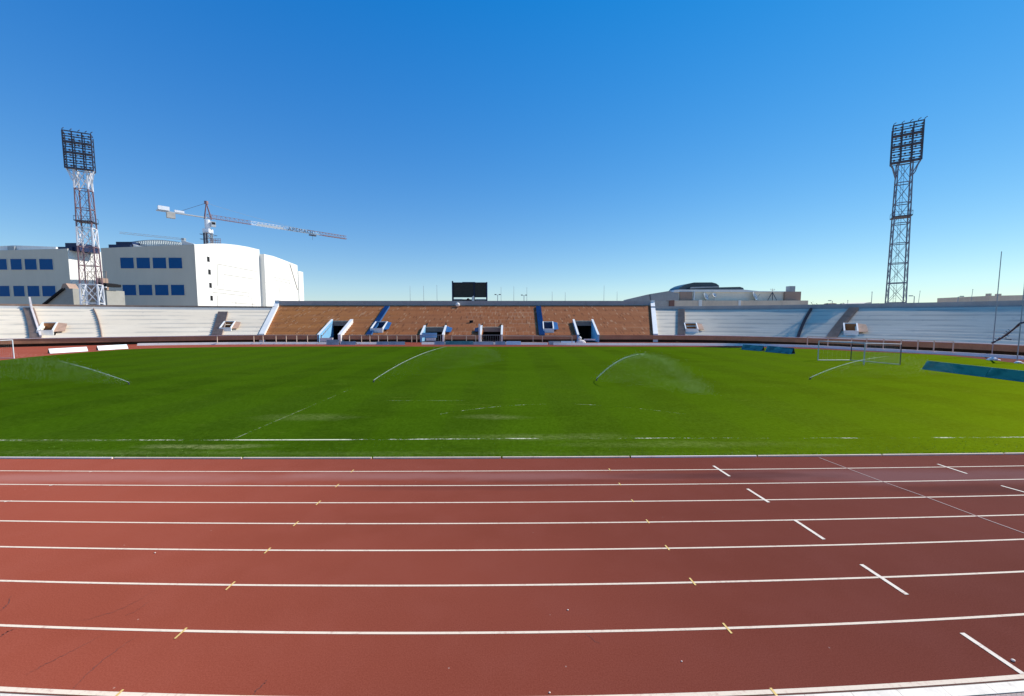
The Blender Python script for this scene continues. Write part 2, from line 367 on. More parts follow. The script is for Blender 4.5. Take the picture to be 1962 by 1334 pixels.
def grey_terrace(name, k, mast_shadow):
    t = NT(name); p = t.pos()
    big = t.noise(t.map(p, (.05,.05,.5)), 1, 4, .6); mid = t.noise(t.map(p, (.3,.3,2.2)), 1, 6, .7); st = t.noise(t.map(p, (1.1,1.1,.25)), 1, 5, .7)
    c = t.mix(t.ramp(big, .35, .65), sc4(rgb(.70,.61,.475), k), sc4(rgb(.76,.67,.53), k))
    c = t.mix(t.ramp(mid, .52, .72, 0, .5), c, sc4(rgb(.56,.50,.40), k))
    c = t.mix(t.ramp(st, .60, .75, 0, .4), c, sc4(rgb(.40,.38,.34), k))
    # dark seam on every third step
    s = t.n('ShaderNodeSeparateXYZ'); t.put(s.inputs[0], p)
    fr = t.math('FRACT', t.math('DIVIDE', t.math('SUBTRACT', s.outputs['Z'], 1.33), .86))
    seam = t.math('MULTIPLY', t.ramp(fr, .30, .36, 1, 0), t.ramp(t.noise(t.map(p, (.12,.12,.8), (4,4,4)), 1, 4), .40, .56))
    c = t.mix(t.math('MULTIPLY', seam, .34), c, rgb(.20,.20,.20))
    # floodlight mast's shadow painted on the right-hand bank, switched off
    for a, rx, ry, sd, am in (((Vector((61.0, 79, 0)), 3.3, 8.5, 2.0, .62), (Vector((59.0, 75.5, 0)), 3.2, 3.5, 5.0, .55)) if mast_shadow else ()):
        c = t.mix(t.math('MULTIPLY', ell(t, p, a, rx, ry, .3, .55, sd, .75), am), c, rgb(.15,.17,.195))
    t.bsdf(c, .85, .2); return t.mat
M['pale_terrace'] = grey_terrace('pale_terrace', 1.0, False); M['grey_terrace'] = grey_terrace('grey_terrace', .98, False)

def sand_mat():
    t = NT('sand'); p = t.pos(); n = t.noise(p, .06, 6, .6); f = t.noise(p, 3, 5, .7)
    c = t.mix(n, rgb(.36,.29,.21), rgb(.46,.38,.29)); c = t.mix(t.math('MULTIPLY', f, .4), c, rgb(.28,.22,.17)); t.bsdf(c, .9, .15); return t.mat
M['sand'] = sand_mat()
def paving_mat():
    t = NT('paving_bricks'); p = t.pos(); b = t.n('ShaderNodeTexBrick'); t.put(b.inputs['Vector'], t.map(p, rot=(0,0,.75)))
    b.inputs['Scale'].default_value = 4.5; b.inputs['Color1'].default_value = rgb(.42,.33,.29); b.inputs['Color2'].default_value = rgb(.34,.26,.23); b.inputs['Mortar'].default_value = rgb(.13,.10,.09); b.inputs['Mortar Size'].default_value = .012
    n = t.noise(p, 12, 5, .7); t.bsdf(t.mix(t.math('MULTIPLY', n, .4), b.outputs[0], rgb(.5,.42,.38)), .85, .2); return t.mat
M['paving'] = paving_mat()

# ------------------------------------------------------------------ ground, track, pitch
MB().quad((-1500,-400,-.03), (1500,-400,-.03), (1500,2500,-.03), (-1500,2500,-.03)).build('ground', M['sand'])
struct(bpy.data.objects['ground'])

XS = [-150, 0, 350, 654, 980, 1308, 1635, 1962, 2100]
LANES = [
    [878.0, 878.0, 880.3, 878.8, 877.4, 876.2, 874.4, 870.4, 868.4],
    [901.5, 901.6, 905.0, 904.0, 901.2, 900.0, 898.3, 893.0, 890.4],
    [926.5, 928.2, 932.0, 931.0, 928.6, 927.6, 926.0, 918.6, 915.0],
    [958.0, 960.4, 964.4, 963.6, 961.0, 959.6, 957.0, 949.3, 945.0],
    [995.0, 998.5, 1004.0, 1003.8, 1001.3, 999.4, 995.5, 987.0, 982.0],
    [1043.5, 1048.0, 1055.5, 1055.0, 1052.6, 1049.6, 1044.8, 1033.7, 1028.0],
    [1107.0, 1113.3, 1123.6, 1122.4, 1118.4, 1115.8, 1110.2, 1095.6, 1088.0],
    [1190.0, 1199.3, 1213.6, 1212.0, 1209.2, 1204.8, 1198.2, 1177.8, 1167.0],
    [1310.0, 1322.5, 1336.5, 1338.5, 1336.5, 1332.5, 1322.0, 1296.5, 1283.0]]
def smooth_line(pts, n=10):                       # Catmull-Rom through surveyed points
    out = []
    for i in range(len(pts)-1):
        a, b, c, d = pts[max(i-1,0)], pts[i], pts[i+1], pts[min(i+2, len(pts)-1)]
        for k in range(n):
            s = k/n
            out.append(.5*((2*b)+(c-a)*s+(2*a-5*b+4*c-d)*s*s+(3*b-a-3*c+d)*s**3))
    out.append(pts[-1].copy()); return out
def lane_curve(k):
    pts = [G(x, y) for x, y in zip(XS, LANES[k])]
    # least-squares parabola keeps the painted line fair
    n = len(pts); S = [sum(p.x**e for p in pts) for e in range(5)]; T = [sum(p.y*p.x**e for p in pts) for e in range(3)]
    A = Matrix(((S[0],S[1],S[2]),(S[1],S[2],S[3]),(S[2],S[3],S[4]))); q = A.inverted() @ Vector(T)
    return q
LQ = [lane_curve(k) for k in range(9)]
def lane_y(k, x): q = LQ[k]; return q[0] + q[1]*x + q[2]*x*x
def ribbon(mb, pts, w, z, mi=0):
    for i in range(len(pts)-1):
        a, b = pts[i], pts[i+1]
        da = (pts[min(i+1,len(pts)-1)] - pts[max(i-1,0)]); db = (pts[min(i+2,len(pts)-1)] - pts[i])
        na = Vector((-da.y, da.x, 0)).normalized()*w/2; nb = Vector((-db.y, db.x, 0)).normalized()*w/2
        v = [a-na, b-nb, b+nb, a+na]
        for q in v: q.z = z
        mb.quad(*v, mi)
    return mb
HALF = [27, 25, 23, 21, 19, 17, 15, 13, 11]
def lane_pts(k, step=.5, ext=0):
    n = int((HALF[k]+ext)*2/step); return [Vector((-(HALF[k]+ext)+i*step, lane_y(k, -(HALF[k]+ext)+i*step), 0)) for i in range(n+1)]

# front line of the banks (base) and how far the steps run back (top), in metres
BASE = {'mid': [(-54,87),(-46,87),(22,87),(30.8,87)], 
        'left': [(-54,87),(-61,85.2),(-68,82.5),(-80,77.5),(-92,71.3),(-103,62),(-112,49),(-116,34),(-116,18),(-112,4)],
        'right': [(30.8,87),(38.5,86),(46,83.5),(54,78),(61,70.7),(65.5,65.6),(69,60.8),(71,54.8),(72.5,46),(72.5,32),(70,18),(64,5)]}
TOP =  {'mid': [(-59.4,102.5),(-46.5,102.5),(23,102.5),(35.4,102.5)],
        'left': [(-59.4,102.5),(-66,100),(-74,97),(-88,91.5),(-103,83.3),(-116,72.5),(-126.5,56),(-131.5,36),(-131.5,16),(-127,0)],
        'right': [(35.4,102.5),(43,101),(51,97.8),(60.5,91.6),(70.5,83),(77,77),(82.5,70),(86,60),(88,48),(88,32),(85,14),(78,-1)]}
RUN, RISE, TREAD, Z0, BATTER = 15.5, .43, .925, 1.55, .50
def vec2(l): return [Vector((a, b, 0)) for a, b in l]
def stand_curves(key, n):
    b, t = vec2(BASE[key]), vec2(TOP[key])
    if key == 'mid':
        B, T = [], []
        for i in range(len(b)-1):
            m = max(2, int(n*(b[i+1]-b[i]).length/85))
            for k in range(m): B.append(b[i].lerp(b[i+1], k/m)); T.append(t[i].lerp(t[i+1], k/m))
        B.append(b[-1]); T.append(t[-1]); return B, T
    return smooth_line(b, n), smooth_line(t, n)
CUR = {'mid': stand_curves('mid', 170), 'left': stand_curves('left', 14), 'right': stand_curves('right', 14)}
def SP(key, f, r, z=None, dz=0.0):                 # point on a bank: f = index along the curve, r = metres back
    B, T = CUR[key]; i = max(0, min(len(B)-2, int(f))); s = f-i
    b = B[i].lerp(B[i+1], s); t = T[i].lerp(T[i+1], s)
    p = b.lerp(t, r/RUN); p.z = (Z0 + RISE/TREAD*r if z is None else z) + dz; return p
def find(key, px, r):                              # curve index seen at photo column px, r metres back
    B, _ = CUR[key]; best = None
    for i in range((len(B)-1)*8):
        f = i/8; p = SP(key, f, r); x = CX + FPX*p.x/max(p.y, 1.0)
        if p.y > 2 and (best is None or abs(x-px) < best[0]): best = (abs(x-px), f)
    return best[1]

# track sheet: everything inside the front walls
tr_poly = []
near = lane_pts(8, 1.0, 60)
def near_y(x): return lane_y(8, max(-14, min(14, x))) - .06 + (abs(x)-14)*.0 
tp = [Vector((x, near_y(x), 0)) for x in range(-108, 62, 2)]
rb = [CUR['right'][0][i] for i in range(len(CUR['right'][0]))][::-1]; lb = CUR['left'][0]
outer = tp + [p for p in rb if p.y > 6] + CUR['mid'][0][::-1][1:-1] + [p for p in lb if p.y > 6]
MB().add([(p.x, p.y, 0) for p in outer], [tuple(range(len(outer)))]).build('track', M['tartan'])
track = struct(bpy.data.objects['track'])

# infield turf
far = [G(x, y) for x, y in ((0,691),(93,681.5),(250,669.5),(400,665.6),(560,664.4),(700,664.2),(981,664.6),(1250,664.6),(1400,666),(1560,669.5),(1640,673.5),(1727,677),(1827,683),(1962,698))]
kp = [Vector((x, lane_y(0, max(-27, min(27, x))) + .04, 0)) for x in range(-62, 48)]
inf = kp + vec2([(55,18),(62,24),(65,32),(65,40)]) + smooth_line(far[::-1], 6) + vec2([(-79,46),(-81,38),(-78,28),(-72,20)])
MB().add([(p.x, p.y, .02) for p in inf], [tuple(range(len(inf)))]).build('grass_pitch', M['turf'])
pitch = struct(bpy.data.objects['grass_pitch'])
def tufts():
    R = random.Random(21); m = MB()
    for i in range(9000):
        x = R.uniform(-24, 24); y0 = lane_y(0, max(-27, min(27, x)))+.05; y = y0+abs(R.gauss(0, .9)) if R.random() < .3 else y0+abs(R.gauss(0, .09))
        if abs(x) > y*1.32+1: continue
        h = R.uniform(.012,.034); a = R.uniform(0, 6.283); w = R.uniform(.006,.016); d = Vector((math.cos(a), math.sin(a), 0)); b = Vector((x, y, .018))
        ln = Vector((R.uniform(-.025,.025), R.uniform(-.025,.025), h))
        m.add([b-d*w, b+d*w, b+ln], [(0,1,2)], 0 if R.random() < .62 else 1)
    o = m.build('grass_tufts', [M['blade'], M['blade_dry']]); o['kind'] = 'stuff'
M['blade'] = plain('blade', rgb(.07,.17,.008), .6, .3, 3.0); M['blade_dry'] = plain('blade_dry', rgb(.13,.20,.03), .6, .3, 3.0)
tufts()
def pitch_line(pts, w=.11, mt='chalk'):
    m = MB(); ribbon(m, pts, w, .026); return m.build('pitch_line', M[mt], pitch)
YAW = math.atan2((G(1600, 842).y - G(330, 844).y), (G(1600, 842).x - G(330, 844).x))
tl = [G(-100,844.5), G(330,844.3), G(660,843.6), G(980,841.6), G(1300,840.6), G(1640,840.5), G(2100,838)]
pitch_line(smooth_line(tl, 12), .12)
a = G(446, 843); hl = [a + Vector((.0045*s*4, s, 0)) for s in [i*.5 for i in range(0, 26)]]
pitch_line(hl, .09, 'chalk_faint')
pitch_line([G(722,768.5) + Vector((i*.3, .003*i, 0)) for i in range(20)], .07, 'chalk_faint')
pitch_line([G(1110,842.4) + Vector((-7+i*.4, 7.2-.03*(i-17)**2*.3, 0)) for i in range(36)], .06)

# painted lanes
for k in range(1, 9):
    m = MB(); ribbon(m, lane_pts(k, .5, 30 if k < 8 else 40), .05 if k < 8 else .07, .004); m.build('lane_line', M['line_white'], track)
def stroke(x0, y0, x1, y1, w, mat, name, z=.008):
    a, b = G(x0, y0), G(x1, y1); m = MB(); ribbon(m, [a.lerp(b, i/6) for i in range(7)], w, z); return m.build(name, mat, track)
for x0, y0, x1, y1 in ((1367,893,1398,913),(1432,937,1473,963),(1522,996.5,1579,1034),(1650,1082,1738,1140),(1843,1213.5,1960,1292)):
    stroke(x0, y0, x1, y1, .085, M['mark_white'], 'start_mark')
for x0, y0, x1, y1 in ((1796,889.5,1853,908),(1918,931,1990,951)):
    stroke(x0, y0, x1, y1, .07, M['mark_white'], 'start_mark')
m = MB(); ribbon(m, smooth_line([G(1570,877.5), G(1680,919), G(1775,953), G(1875,990.5), G(1990,1032)], 5), .035, .008); m.build('finish_line', M['faint_line'], track)
for x, y, s in ((675,903,5),(646,931,6),(610,964,8),(567,1004,9),(512.5,1055.5,11),(441.5,1123,16),(346.5,1214,21),(222,1335,26)):
    stroke(x-s*.55, y+s*.5, x+s*.55, y-s*.5, .034, M['yellow_mark'], 'exchange_mark')
for x, y, s in ((1168,900,3.5),(1187.5,928,4.5),(1212,960,5),(1241,999.5,7),(1278.5,1050,9.5),(1327,1115,14),(1393.5,1204.5,20),(1486,1331,24)):
    stroke(x-s*.42, y-s*.5, x+s*.42, y+s*.5, .036, M['yellow_mark'], 'exchange_mark')
for x, y, s in ((100,930,5),(15,961,6),(175,904,4)):
    stroke(x-s*1.2, y+s*.2, x+s*1.2, y-s*.2, .03, M['mark_white'], 'exchange_mark')

M['crack'] = plain('crack', rgb(.17,.055,.04), .9, .3, 6.0)
def crack(pts, w):
    R = random.Random(int(pts[0][0])); g = smooth_line([G(*p) for p in pts], 9); n = len(g)
    for q in g[1:-1]: q.x += R.uniform(-.018,.018); q.y += R.uniform(-.018,.018)
    m = MB()
    for i in range(n-1):
        d = (g[i+1]-g[i]); k = Vector((-d.y, d.x, 0)).normalized(); wa = w*math.sin(math.pi*(i+.3)/n)*R.uniform(.5,1.2); wb = w*math.sin(math.pi*(i+1.3)/n)*R.uniform(.5,1.2)
        m.quad(g[i]-k*wa+Vector((0,0,.003)), g[i]+k*wa+Vector((0,0,.003)), g[i+1]+k*wb+Vector((0,0,.003)), g[i+1]-k*wb+Vector((0,0,.003)))
    m.build('crack', M['crack'], track)
for pts, w in (([(268,1215),(215,1252),(168,1292),(138,1322)],.008), ([(196,1217),(140,1247),(87,1273),(50,1294)],.007), ([(302,1128),(250,1158),(204,1177),(150,1191)],.005), ([(22,1142),(12,1160),(-4,1173)],.010),
        ([(513,1302),(497,1318),(482,1334)],.009), ([(30,1205),(12,1212),(-5,1225)],.012), ([(290,1150),(262,1170),(240,1180)],.005), ([(1120,1212),(1134,1224),(1150,1234)],.005)): crack(pts, w)

# raised inner kerb: aluminium lengths with small gaps
kerb = thing('track_kerb', 'low white kerb edging the grass along the inner lane', 'kerb', (0, lane_y(0, 0), 0))
xk = -60.0; i = 0
while xk < 48:
    L = 4.9; m = MB(); n = 5
    pts = [Vector((xk+L*k/n, lane_y(0, max(-27, min(27, xk+L*k/n))), 0)) for k in range(n+1)]
    for a, b in zip(pts, pts[1:]):
        m.fbox(a+Vector((0,-.03,.0)), b-a, (0,.06,0), (0,0,.055))
    m.build('kerb_length', M['pink_kerb'] if i % 5 == 3 else M['kerb_cream'], kerb); xk += L+.07; i += 1

# outer edge: concrete kerb slab and brick paving
m = MB(); m2 = MB(); m3 = MB(); xs = [-14+i*.7 for i in range(41)]
for x0, x1 in zip(xs, xs[1:]):
    a0, a1 = lane_y(8, x0)-.072, lane_y(8, x1)-.072
    m.add([(x0,a0,.0),(x1-.006,a1,.0),(x1-.006,a1-.155,.0),(x0,a0-.155,.0),(x0,a0,.012),(x1-.006,a1,.012),(x1-.006,a1-.155,.012),(x0,a0-.155,.012)], [(0,1,5,4),(1,2,6,5),(2,3,7,6),(3,0,4,7),(7,6,5,4)])
    m2.quad((x0,a0-.168,.008),(x0,a0-4,.008),(x1,a1-4,.008),(x1,a1-.168,.008))
    m3.quad((x0,a0-.17,.002),(x1,a1-.17,.002),(x1,a1+.028,.002),(x0,a0+.028,.002))
struct(m.build('pavement_kerb', M['edge_concrete'])); struct(m2.build('pavement', M['paving'])); struct(m3.build('track_gutter', M['dark_recess']))

for i, (x, y, r, lab) in enumerate(((1941,1267,.026,'small white stone beside the long white start mark in the outermost lane'),
        (1088,1169.5,.014,'tiny pale stone lying in the second lane from the outside'), (1306,1268,.012,'tiny pale chip lying on the outermost lane near the yellow mark'),
        (297,1060,.016,'small pale stone just below a lane line on the left'), (1053,1328,.013,'tiny pale stone at the bottom edge of the red track'))):
    g = G(x, y); tag(MB().ball(g+Vector((0,0,r*.6)), r, 9, 6, (1.2,.9,.7)).build('white_stone', M['stone_white'], None, g, True), lab, 'stone', 'stones on the track')

# ------------------------------------------------------------------ grandstand banks
def bank(key, root, rows, mat, holes, name='terrace'):
    B, T = CUR[key]; m = MB(); nB = len(B)-1
    for i in range(nB):
        fm = i+.5
        for r in range(rows):
            if any(f0 <= fm <= f1 and r0 <= r < r1 for f0, f1, r0, r1 in holes): continue
            ra, rb_ = r*TREAD, (r+1)*TREAD; z = Z0+RISE*r
            rt_ = ra+(BATTER if r else 0)
            if r: m.quad(SP(key,i,ra,z-RISE), SP(key,i+1,ra,z-RISE), SP(key,i+1,rt_,z), SP(key,i,rt_,z))
            m.quad(SP(key,i,rt_,z), SP(key,i+1,rt_,z), SP(key,i+1,rb_,z), SP(key,i,rb_,z))
    return m.build(name, mat, root)
def strip(key, root, name, mat, prof, f0=0, f1=None, holes=()):   # sweep a profile of (r, z) along a bank
    B, T = CUR[key]; f1 = len(B)-1 if f1 is None else f1; m = MB(); fs = [f0] + [i for i in range(int(f0)+1, int(math.ceil(f1)))] + [f1]
    for a, b in zip(fs, fs[1:]):
        if any(h0 <= (a+b)/2 <= h1 for h0, h1 in holes):
            if m.v: m.build(name, mat, root); m = MB()
            continue
        for (r0, z0), (r1, z1) in zip(prof, prof[1:]):
            m.quad(SP(key,a,r0,z0), SP(key,b,r0,z0), SP(key,b,r1,z1), SP(key,a,r1,z1))
    return m.build(name, mat, root)
def frame(key, f):
    o = SP(key, f, 0, 0); out = (SP(key, f, 1, 0)-o).normalized(); t = (SP(key, f+.05, 0, 0)-SP(key, max(0, f-.05), 0, 0)); 
    if t.length < 1e-6: t = Vector((1,0,0))
    t.normalize()
    if t.x < 0: t = -t
    return o, out, t
def aisle(key, root, name, fb, ft, w, r0, r1, mat, lift=.05):     # stepped gangway laid over the rows
    m = MB(); n = int((r1-r0)/(TREAD/2))
    for k in range(n):
        ra = r0+k*TREAD/2; rb_ = ra+TREAD/2; f = fb+(ft-fb)*(k+.5)/n; z = Z0+RISE*(ra+TREAD/2)/TREAD+lift
        p, q = SP(key, f, ra, z), SP(key, f, rb_, z); t = frame(key, min(f, len(CUR[key][0])-1.2))[2]*w/2
        m.add([p-t, p+t, q+t, q-t, p-t-Vector((0,0,.5)), p+t-Vector((0,0,.5)), q+t-Vector((0,0,.5)), q-t-Vector((0,0,.5))], [(0,1,2,3),(4,5,1,0),(5,6,2,1),(7,4,0,3)])
    return m.build(name, mat, root)
def vomitory(key, root, px0, px1, r0, r1, white, inner, patch, wing=1.0, fh=.62, lab=None):
    f0, f1 = find(key, px0, (r0+r1)/2), find(key, px1, (r0+r1)/2)
    if f0 > f1: f0, f1 = f1, f0
    fm = (f0+f1)/2
    o, out, t = frame(key, fm); o = SP(key, fm, 0, 0); w = abs((SP(key,f1,r0,0)-SP(key,f0,r0,0)).length)/2
    zs = lambda r: Z0+RISE/TREAD*r
    L = lambda s, r, z: Vector((o.x, o.y, 0))+t*s+out*r+Vector((0,0,z))
    door = MB().quad(L(-w,r1-.05,zs(r1)-2.4), L(w,r1-.05,zs(r1)-2.4), L(w,r1-.05,zs(r1)+.12), L(-w,r1-.05,zs(r1)+.12)).quad(L(-w,r0,zs(r0)-.6), L(w,r0,zs(r0)-.6), L(w,r1,zs(r0)-.6), L(-w,r1,zs(r0)-.6)).build('stair_opening', inner, root)
    m = MB()
    m.fbox(L(-w-.22,r0-.22,zs(r0)-.5), t*(2*w+.44), out*.2, (0,0,.5+fh))
    for s in (-w-.22, w):
        m.prism([L(s,r0,zs(r0)-.5), L(s,r1,zs(r1)-.5), L(s,r1,zs(r1)+.3), L(s,(r0+r1)/2,zs((r0+r1)/2)+fh*.9), L(s,r0,zs(r0)+fh)], t*.22)
    m.fbox(L(-w-.22,r1,zs(r1)-.5), t*(2*w+.44), out*.2, (0,0,.8))
    m.build('parapet', white, door)
    if patch: 
        MB().prism([L(w+.24,r0+.2,zs(r0+.2)+.06), L(w+.24+wing,r0+.35,zs(r0+.35)+.06), L(w+.24+wing*.9,r1-.4,zs(r1-.4)+.16), L(w+.24,r1,zs(r1)+.16)], (0,0,.05)).build('landing', patch, door)
    return (min(f0,f1), max(f0,f1), max(0, int(round(r0/TREAD))), int(round(r1/TREAD)))

# --- central bank
mid = thing('spectator_stand', 'tall brown terraced stand in the centre with two blue aisles', 'stand', (-12, 87, 0))
def fx(x): 
    B = CUR['mid'][0]; 
    return min(range(len(B)*10-10), key=lambda i: abs(SP('mid', i/10, 0).x - x))/10
PORT = [(-41.7,-37.6,6.2),(-19.5,-15.1,3.3),(-6.7,-2.4,3.3),(14.5,18.5,6.2)]
holes = [(fx(a), fx(b), 0, int(round(d/TREAD))) for a, b, d in PORT]
MIDROWS = 17
hv = []
hv.append(vomitory('mid', mid, 717, 737, 2.0, 5.6, M['white_paint'], M['navy'], M['blue_paint'], 1.1, .5))
hv.append(vomitory('mid', mid, 1042, 1059, 2.0, 5.6, M['white_paint'], M['navy'], M['blue_paint'], 1.0, .42))
bank('mid', mid, MIDROWS, M['brown_terrace'], holes+hv)
zt = Z0+RISE*MIDROWS; rt = MIDROWS*TREAD
strip('mid', mid, 'back_parapet', M['grey_parapet'], [(rt-.25, zt-RISE), (rt-.25, zt+.72), (rt+.15, zt+.72), (rt+.15, 0)])
ph = [(h[0], h[1]) for h in holes]
strip('mid', mid, 'front_wall', M['brown_wall'], [(1.2, .58), (0, .58), (0, Z0)], holes=ph)
strip('mid', mid, 'plinth', M['dark_recess'], [(1.1, 0), (1.1, .62)], holes=ph)  # shade below the overhanging front wall put into the plinth's colour
aisle('mid', mid, 'aisle', fx(-31.3), fx(-31.3), 1.15, 0, 14.6, M['blue_paint'])
aisle('mid', mid, 'aisle', fx(6.55), fx(6.05), 1.25, 0, 14.6, M['blue_paint'])
for f, wd, sgn in ((0, 1.35, -1), (len(CUR['mid'][0])-1, 1.0, 1)):       # white end walls
    m = MB(); pts = [SP('mid', f, r, dz=.28) for r in (0, 5, 10, rt)]; pts[-1].z = zt+.3
    low = [Vector((p.x, p.y, 0)) for p in pts]; e = Vector((sgn*wd, sgn*-.25 if sgn < 0 else -.1, 0))
    top2 = SP('mid', f, rt+.3, zt+.85)
    poly = low[:1]+pts+[Vector((pts[-1].x, pts[-1].y, zt+.85)), top2, Vector((top2.x, top2.y, 0))]
    m.prism(poly, e); m.build('end_wall', M['white_wall'] if sgn < 0 else M['white_paint'], mid)
# weathered blotches, pipe stubs on the upper rows
m = MB().ball(P(877,584,101.5), .55, 12, 8); m.build('dish', M['white_paint'], mid)
MB().box((-9.9,93.1,3.9),(-9.1,93.6,4.7)).build('hatch', M['black_void'], mid)

for i, (x0, x1, d) in enumerate(PORT):
    big = d > 5; zb = Z0+RISE/TREAD*d
    y0 = 86.4; yb = 87+d
    p = MB(); w = .36
    p.quad((x0,y0,.12),(x1,y0,.12),(x1,yb+5,.12),(x0,yb+5,.12)).quad((x0,yb+5,.1),(x1,yb+5,.1),(x1,yb+5,4),(x0,yb+5,4)).quad((x0,yb,0),(x0,yb+5,0),(x0,yb+5,4),(x0,yb,4)).quad((x1,yb,0),(x1,yb+5,0),(x1,yb+5,4),(x1,yb,4)).quad((x0,yb,zb-.9),(x1,yb,zb-.9),(x1,yb+5,zb-.9),(x0,yb+5,zb-.9))
    port = p.build('tunnel', M['black_void'], mid)
    MB().box((x0,yb-.02,zb-(1.0 if big else .95)),(x1,yb+.3,zb+.02)).build('lintel', M['dark_lintel'], port)
    MB().box((x0-w,yb-.1,zb+.02),(x1+w,yb+.3,zb+.16)).build('coping', M['rail_paint'], port)
    for sx, col in ((x0-w, M['pale_blue'] if big or i == 1 else M['white_paint']), (x1, M['pale_blue'] if i == 3 else M['white_paint'])):
        wd = w if not (i == 0 and sx == x1) else .6
        poly = [(sx,86.2,0),(sx,86.2,1.55),(sx,87,1.95)]+[(sx,87+d*k/3,Z0+RISE/TREAD*d*k/3+.40) for k in (1,2,3)]+[(sx,yb+.05,0)]
        MB().prism(poly, (wd,0,0)).build('side_wall', col, port)
        tp_ = [(sx-.04,86.15,1.60),(sx-.04,87,2.0)]+[(sx-.04,87+d*k/3,Z0+RISE/TREAD*d*k/3+.45) for k in (1,2,3)]
        for a, b in zip(tp_, tp_[1:]):
            a, b = Vector(a), Vector(b)
            pass
        m = MB()
        for a, b in zip(tp_, tp_[1:]): m.fbox(a, (wd+.08,0,0), Vector(b)-Vector(a), (0,0,.09))
        m.build('wall_coping', M['white_paint'], port)
    if i == 1:
        MB().box((x0,86.5,1.0),(x1-1.2,86.6,2.05)).build('banner', M['pale_blue'], port)
        MB().box((x0+.9,86.2,.35),(x1-1.4,86.3,.95)).build('barrier', M['white_paint'], port)
        MB().prism([(x1+.4,88.0,Z0+.6),(x1+1.6,88.0,Z0+.55),(x1+1.7,89.8,Z0+1.35),(x1+.4,90.2,Z0+1.75)], (0,0,.12)).build('landing', M['blue_paint'], port)
    if i == 2:
        MB().prism([(x0-1.6,88.2,Z0+.65),(x0-.4,88.2,Z0+.65),(x0-.4,89.9,Z0+1.6),(x0-1.6,89.6,Z0+1.3)], (0,0,.12)).build('landing', M['navy'], port)
        MB().bar((x0-.2,84.6,0),(x0-.2,84.6,4.0),.34).build('gatepost', M['white_paint'], port)
    if i in (1, 2):
        m = MB(); y = 85.4
        m.bar((x0+.2,y,.1),(x0+.2,y,1.6),.08).bar((x1-.2,y,.1),(x1-.2,y,1.7),.08).bar((x0+.2,y,1.6),(x1-.2,y,1.6),.09).bar((x0+.2,y,.25),(x1-.2,y,.25),.07)
        for k in range(1, 8): m.bar((x0+.2+(x1-x0-.4)*k/8,y,.25),(x0+.2+(x1-x0-.4)*k/8,y,1.6),.035)
        m.build('gate', M['steel_grey'], port)
    if i == 3:
        MB().box((x0+1.0,86.0,.45),(x1-.5,86.15,.75)).build('barrier', M['white_paint'], port)
    if i == 0:
        MB().box((x0+.4,85.6,.2),(x0+3.2,85.9,1.0)).build('barrier', M['white_paint'], port)

# --- side banks
def side(key, label, aisles, voms, par, extra=None):
    root = thing('spectator_stand', label, 'stand', tuple(CUR[key][0][10]))
    hs = [vomitory(key, root, *v) for v in voms]
    rows = 14; zt = Z0+RISE*rows; rt = rows*TREAD
    bank(key, root, rows, M['pale_terrace' if par == 'white' else 'grey_terrace'], hs)
    strip(key, root, 'front_wall', M['brown_wall'], [(1.2, .55), (0, .55), (0, Z0)])
    strip(key, root, 'wall_coping', M['pink_kerb'], [(-.06, Z0-.10), (-.06, Z0+.03), (.3, Z0+.03)])
    strip(key, root, 'plinth', M['dark_recess'], [(1.1, 0), (1.1, .6)])  # recess shade painted in here too, under the side bank's front wall
    if par == 'white':
        strip(key, root, 'back_parapet', M['white_wall'], [(rt, zt-RISE), (rt, zt+.12), (rt+.35, zt+.12), (rt+.35, zt-.6)])
        strip(key, root, 'back_wall', M['tan_paint'], [(rt+.8, zt-.6), (rt+.8, zt+.55), (rt+1.1, zt+.55), (rt+1.1, 0)])
    else:
        strip(key, root, 'back_parapet', M['grey_parapet'], [(rt, zt-RISE), (rt, zt+.55), (rt+.35, zt+.55), (rt+.35, 0)])
    for pb, pt, w, r1, mt in aisles:
        aisle(key, root, 'aisle', find(key, pb, 0), find(key, pt, r1), w, 0, r1, M[mt])
    return root
VW, VO, VT = M['white_paint'], M['orange_brown'], M['tan_paint']
left = side('left', 'pale concrete terraced stand sweeping round on the left in full sun',
     [(68, 60, 1.5, 12.6, 'rust_aisle'), (415, 431, 1.9, 11.5, 'rust_aisle'), (194, 184, .10, 12.9, 'rust_aisle')],
     [(80, 106, 2.0, 5.6, VW, VO, VT, 1.5, .5), (428, 446, 2.6, 5.8, VW, VO, VT, 1.2, .42)], 'white')
right = side('right', 'grey concrete terraced stand curving round on the right behind the goal', 
     [(1306, 1304, 1.5, 12.6, 'rust_aisle'), (1529, 1552, .42, 12.9, 'steel_dark'), (1592, 1634, 1.5, 12.7, 'rust_aisle')],
     [(1313, 1334, 2.0, 5.0, VW, VO, VT, 1.1, .42), (1617, 1640, 2.2, 5.4, VW, VO, VT, 1.3, .42)], 'grey')
# fin wall beside the left-hand gangway
f = find('left', 74, 0); f2 = find('left', 58, 12)
m = MB(); a, b = SP('left', f, .2), SP('left', f2, 13.2)
m.prism([a, b, b+Vector((0,0,1.9)), a.lerp(b, .8)+Vector((0,0,.55)), a+Vector((0,0,.45))], (.3,.1,0)); m.build('fin_wall', M['pink_kerb'], left)

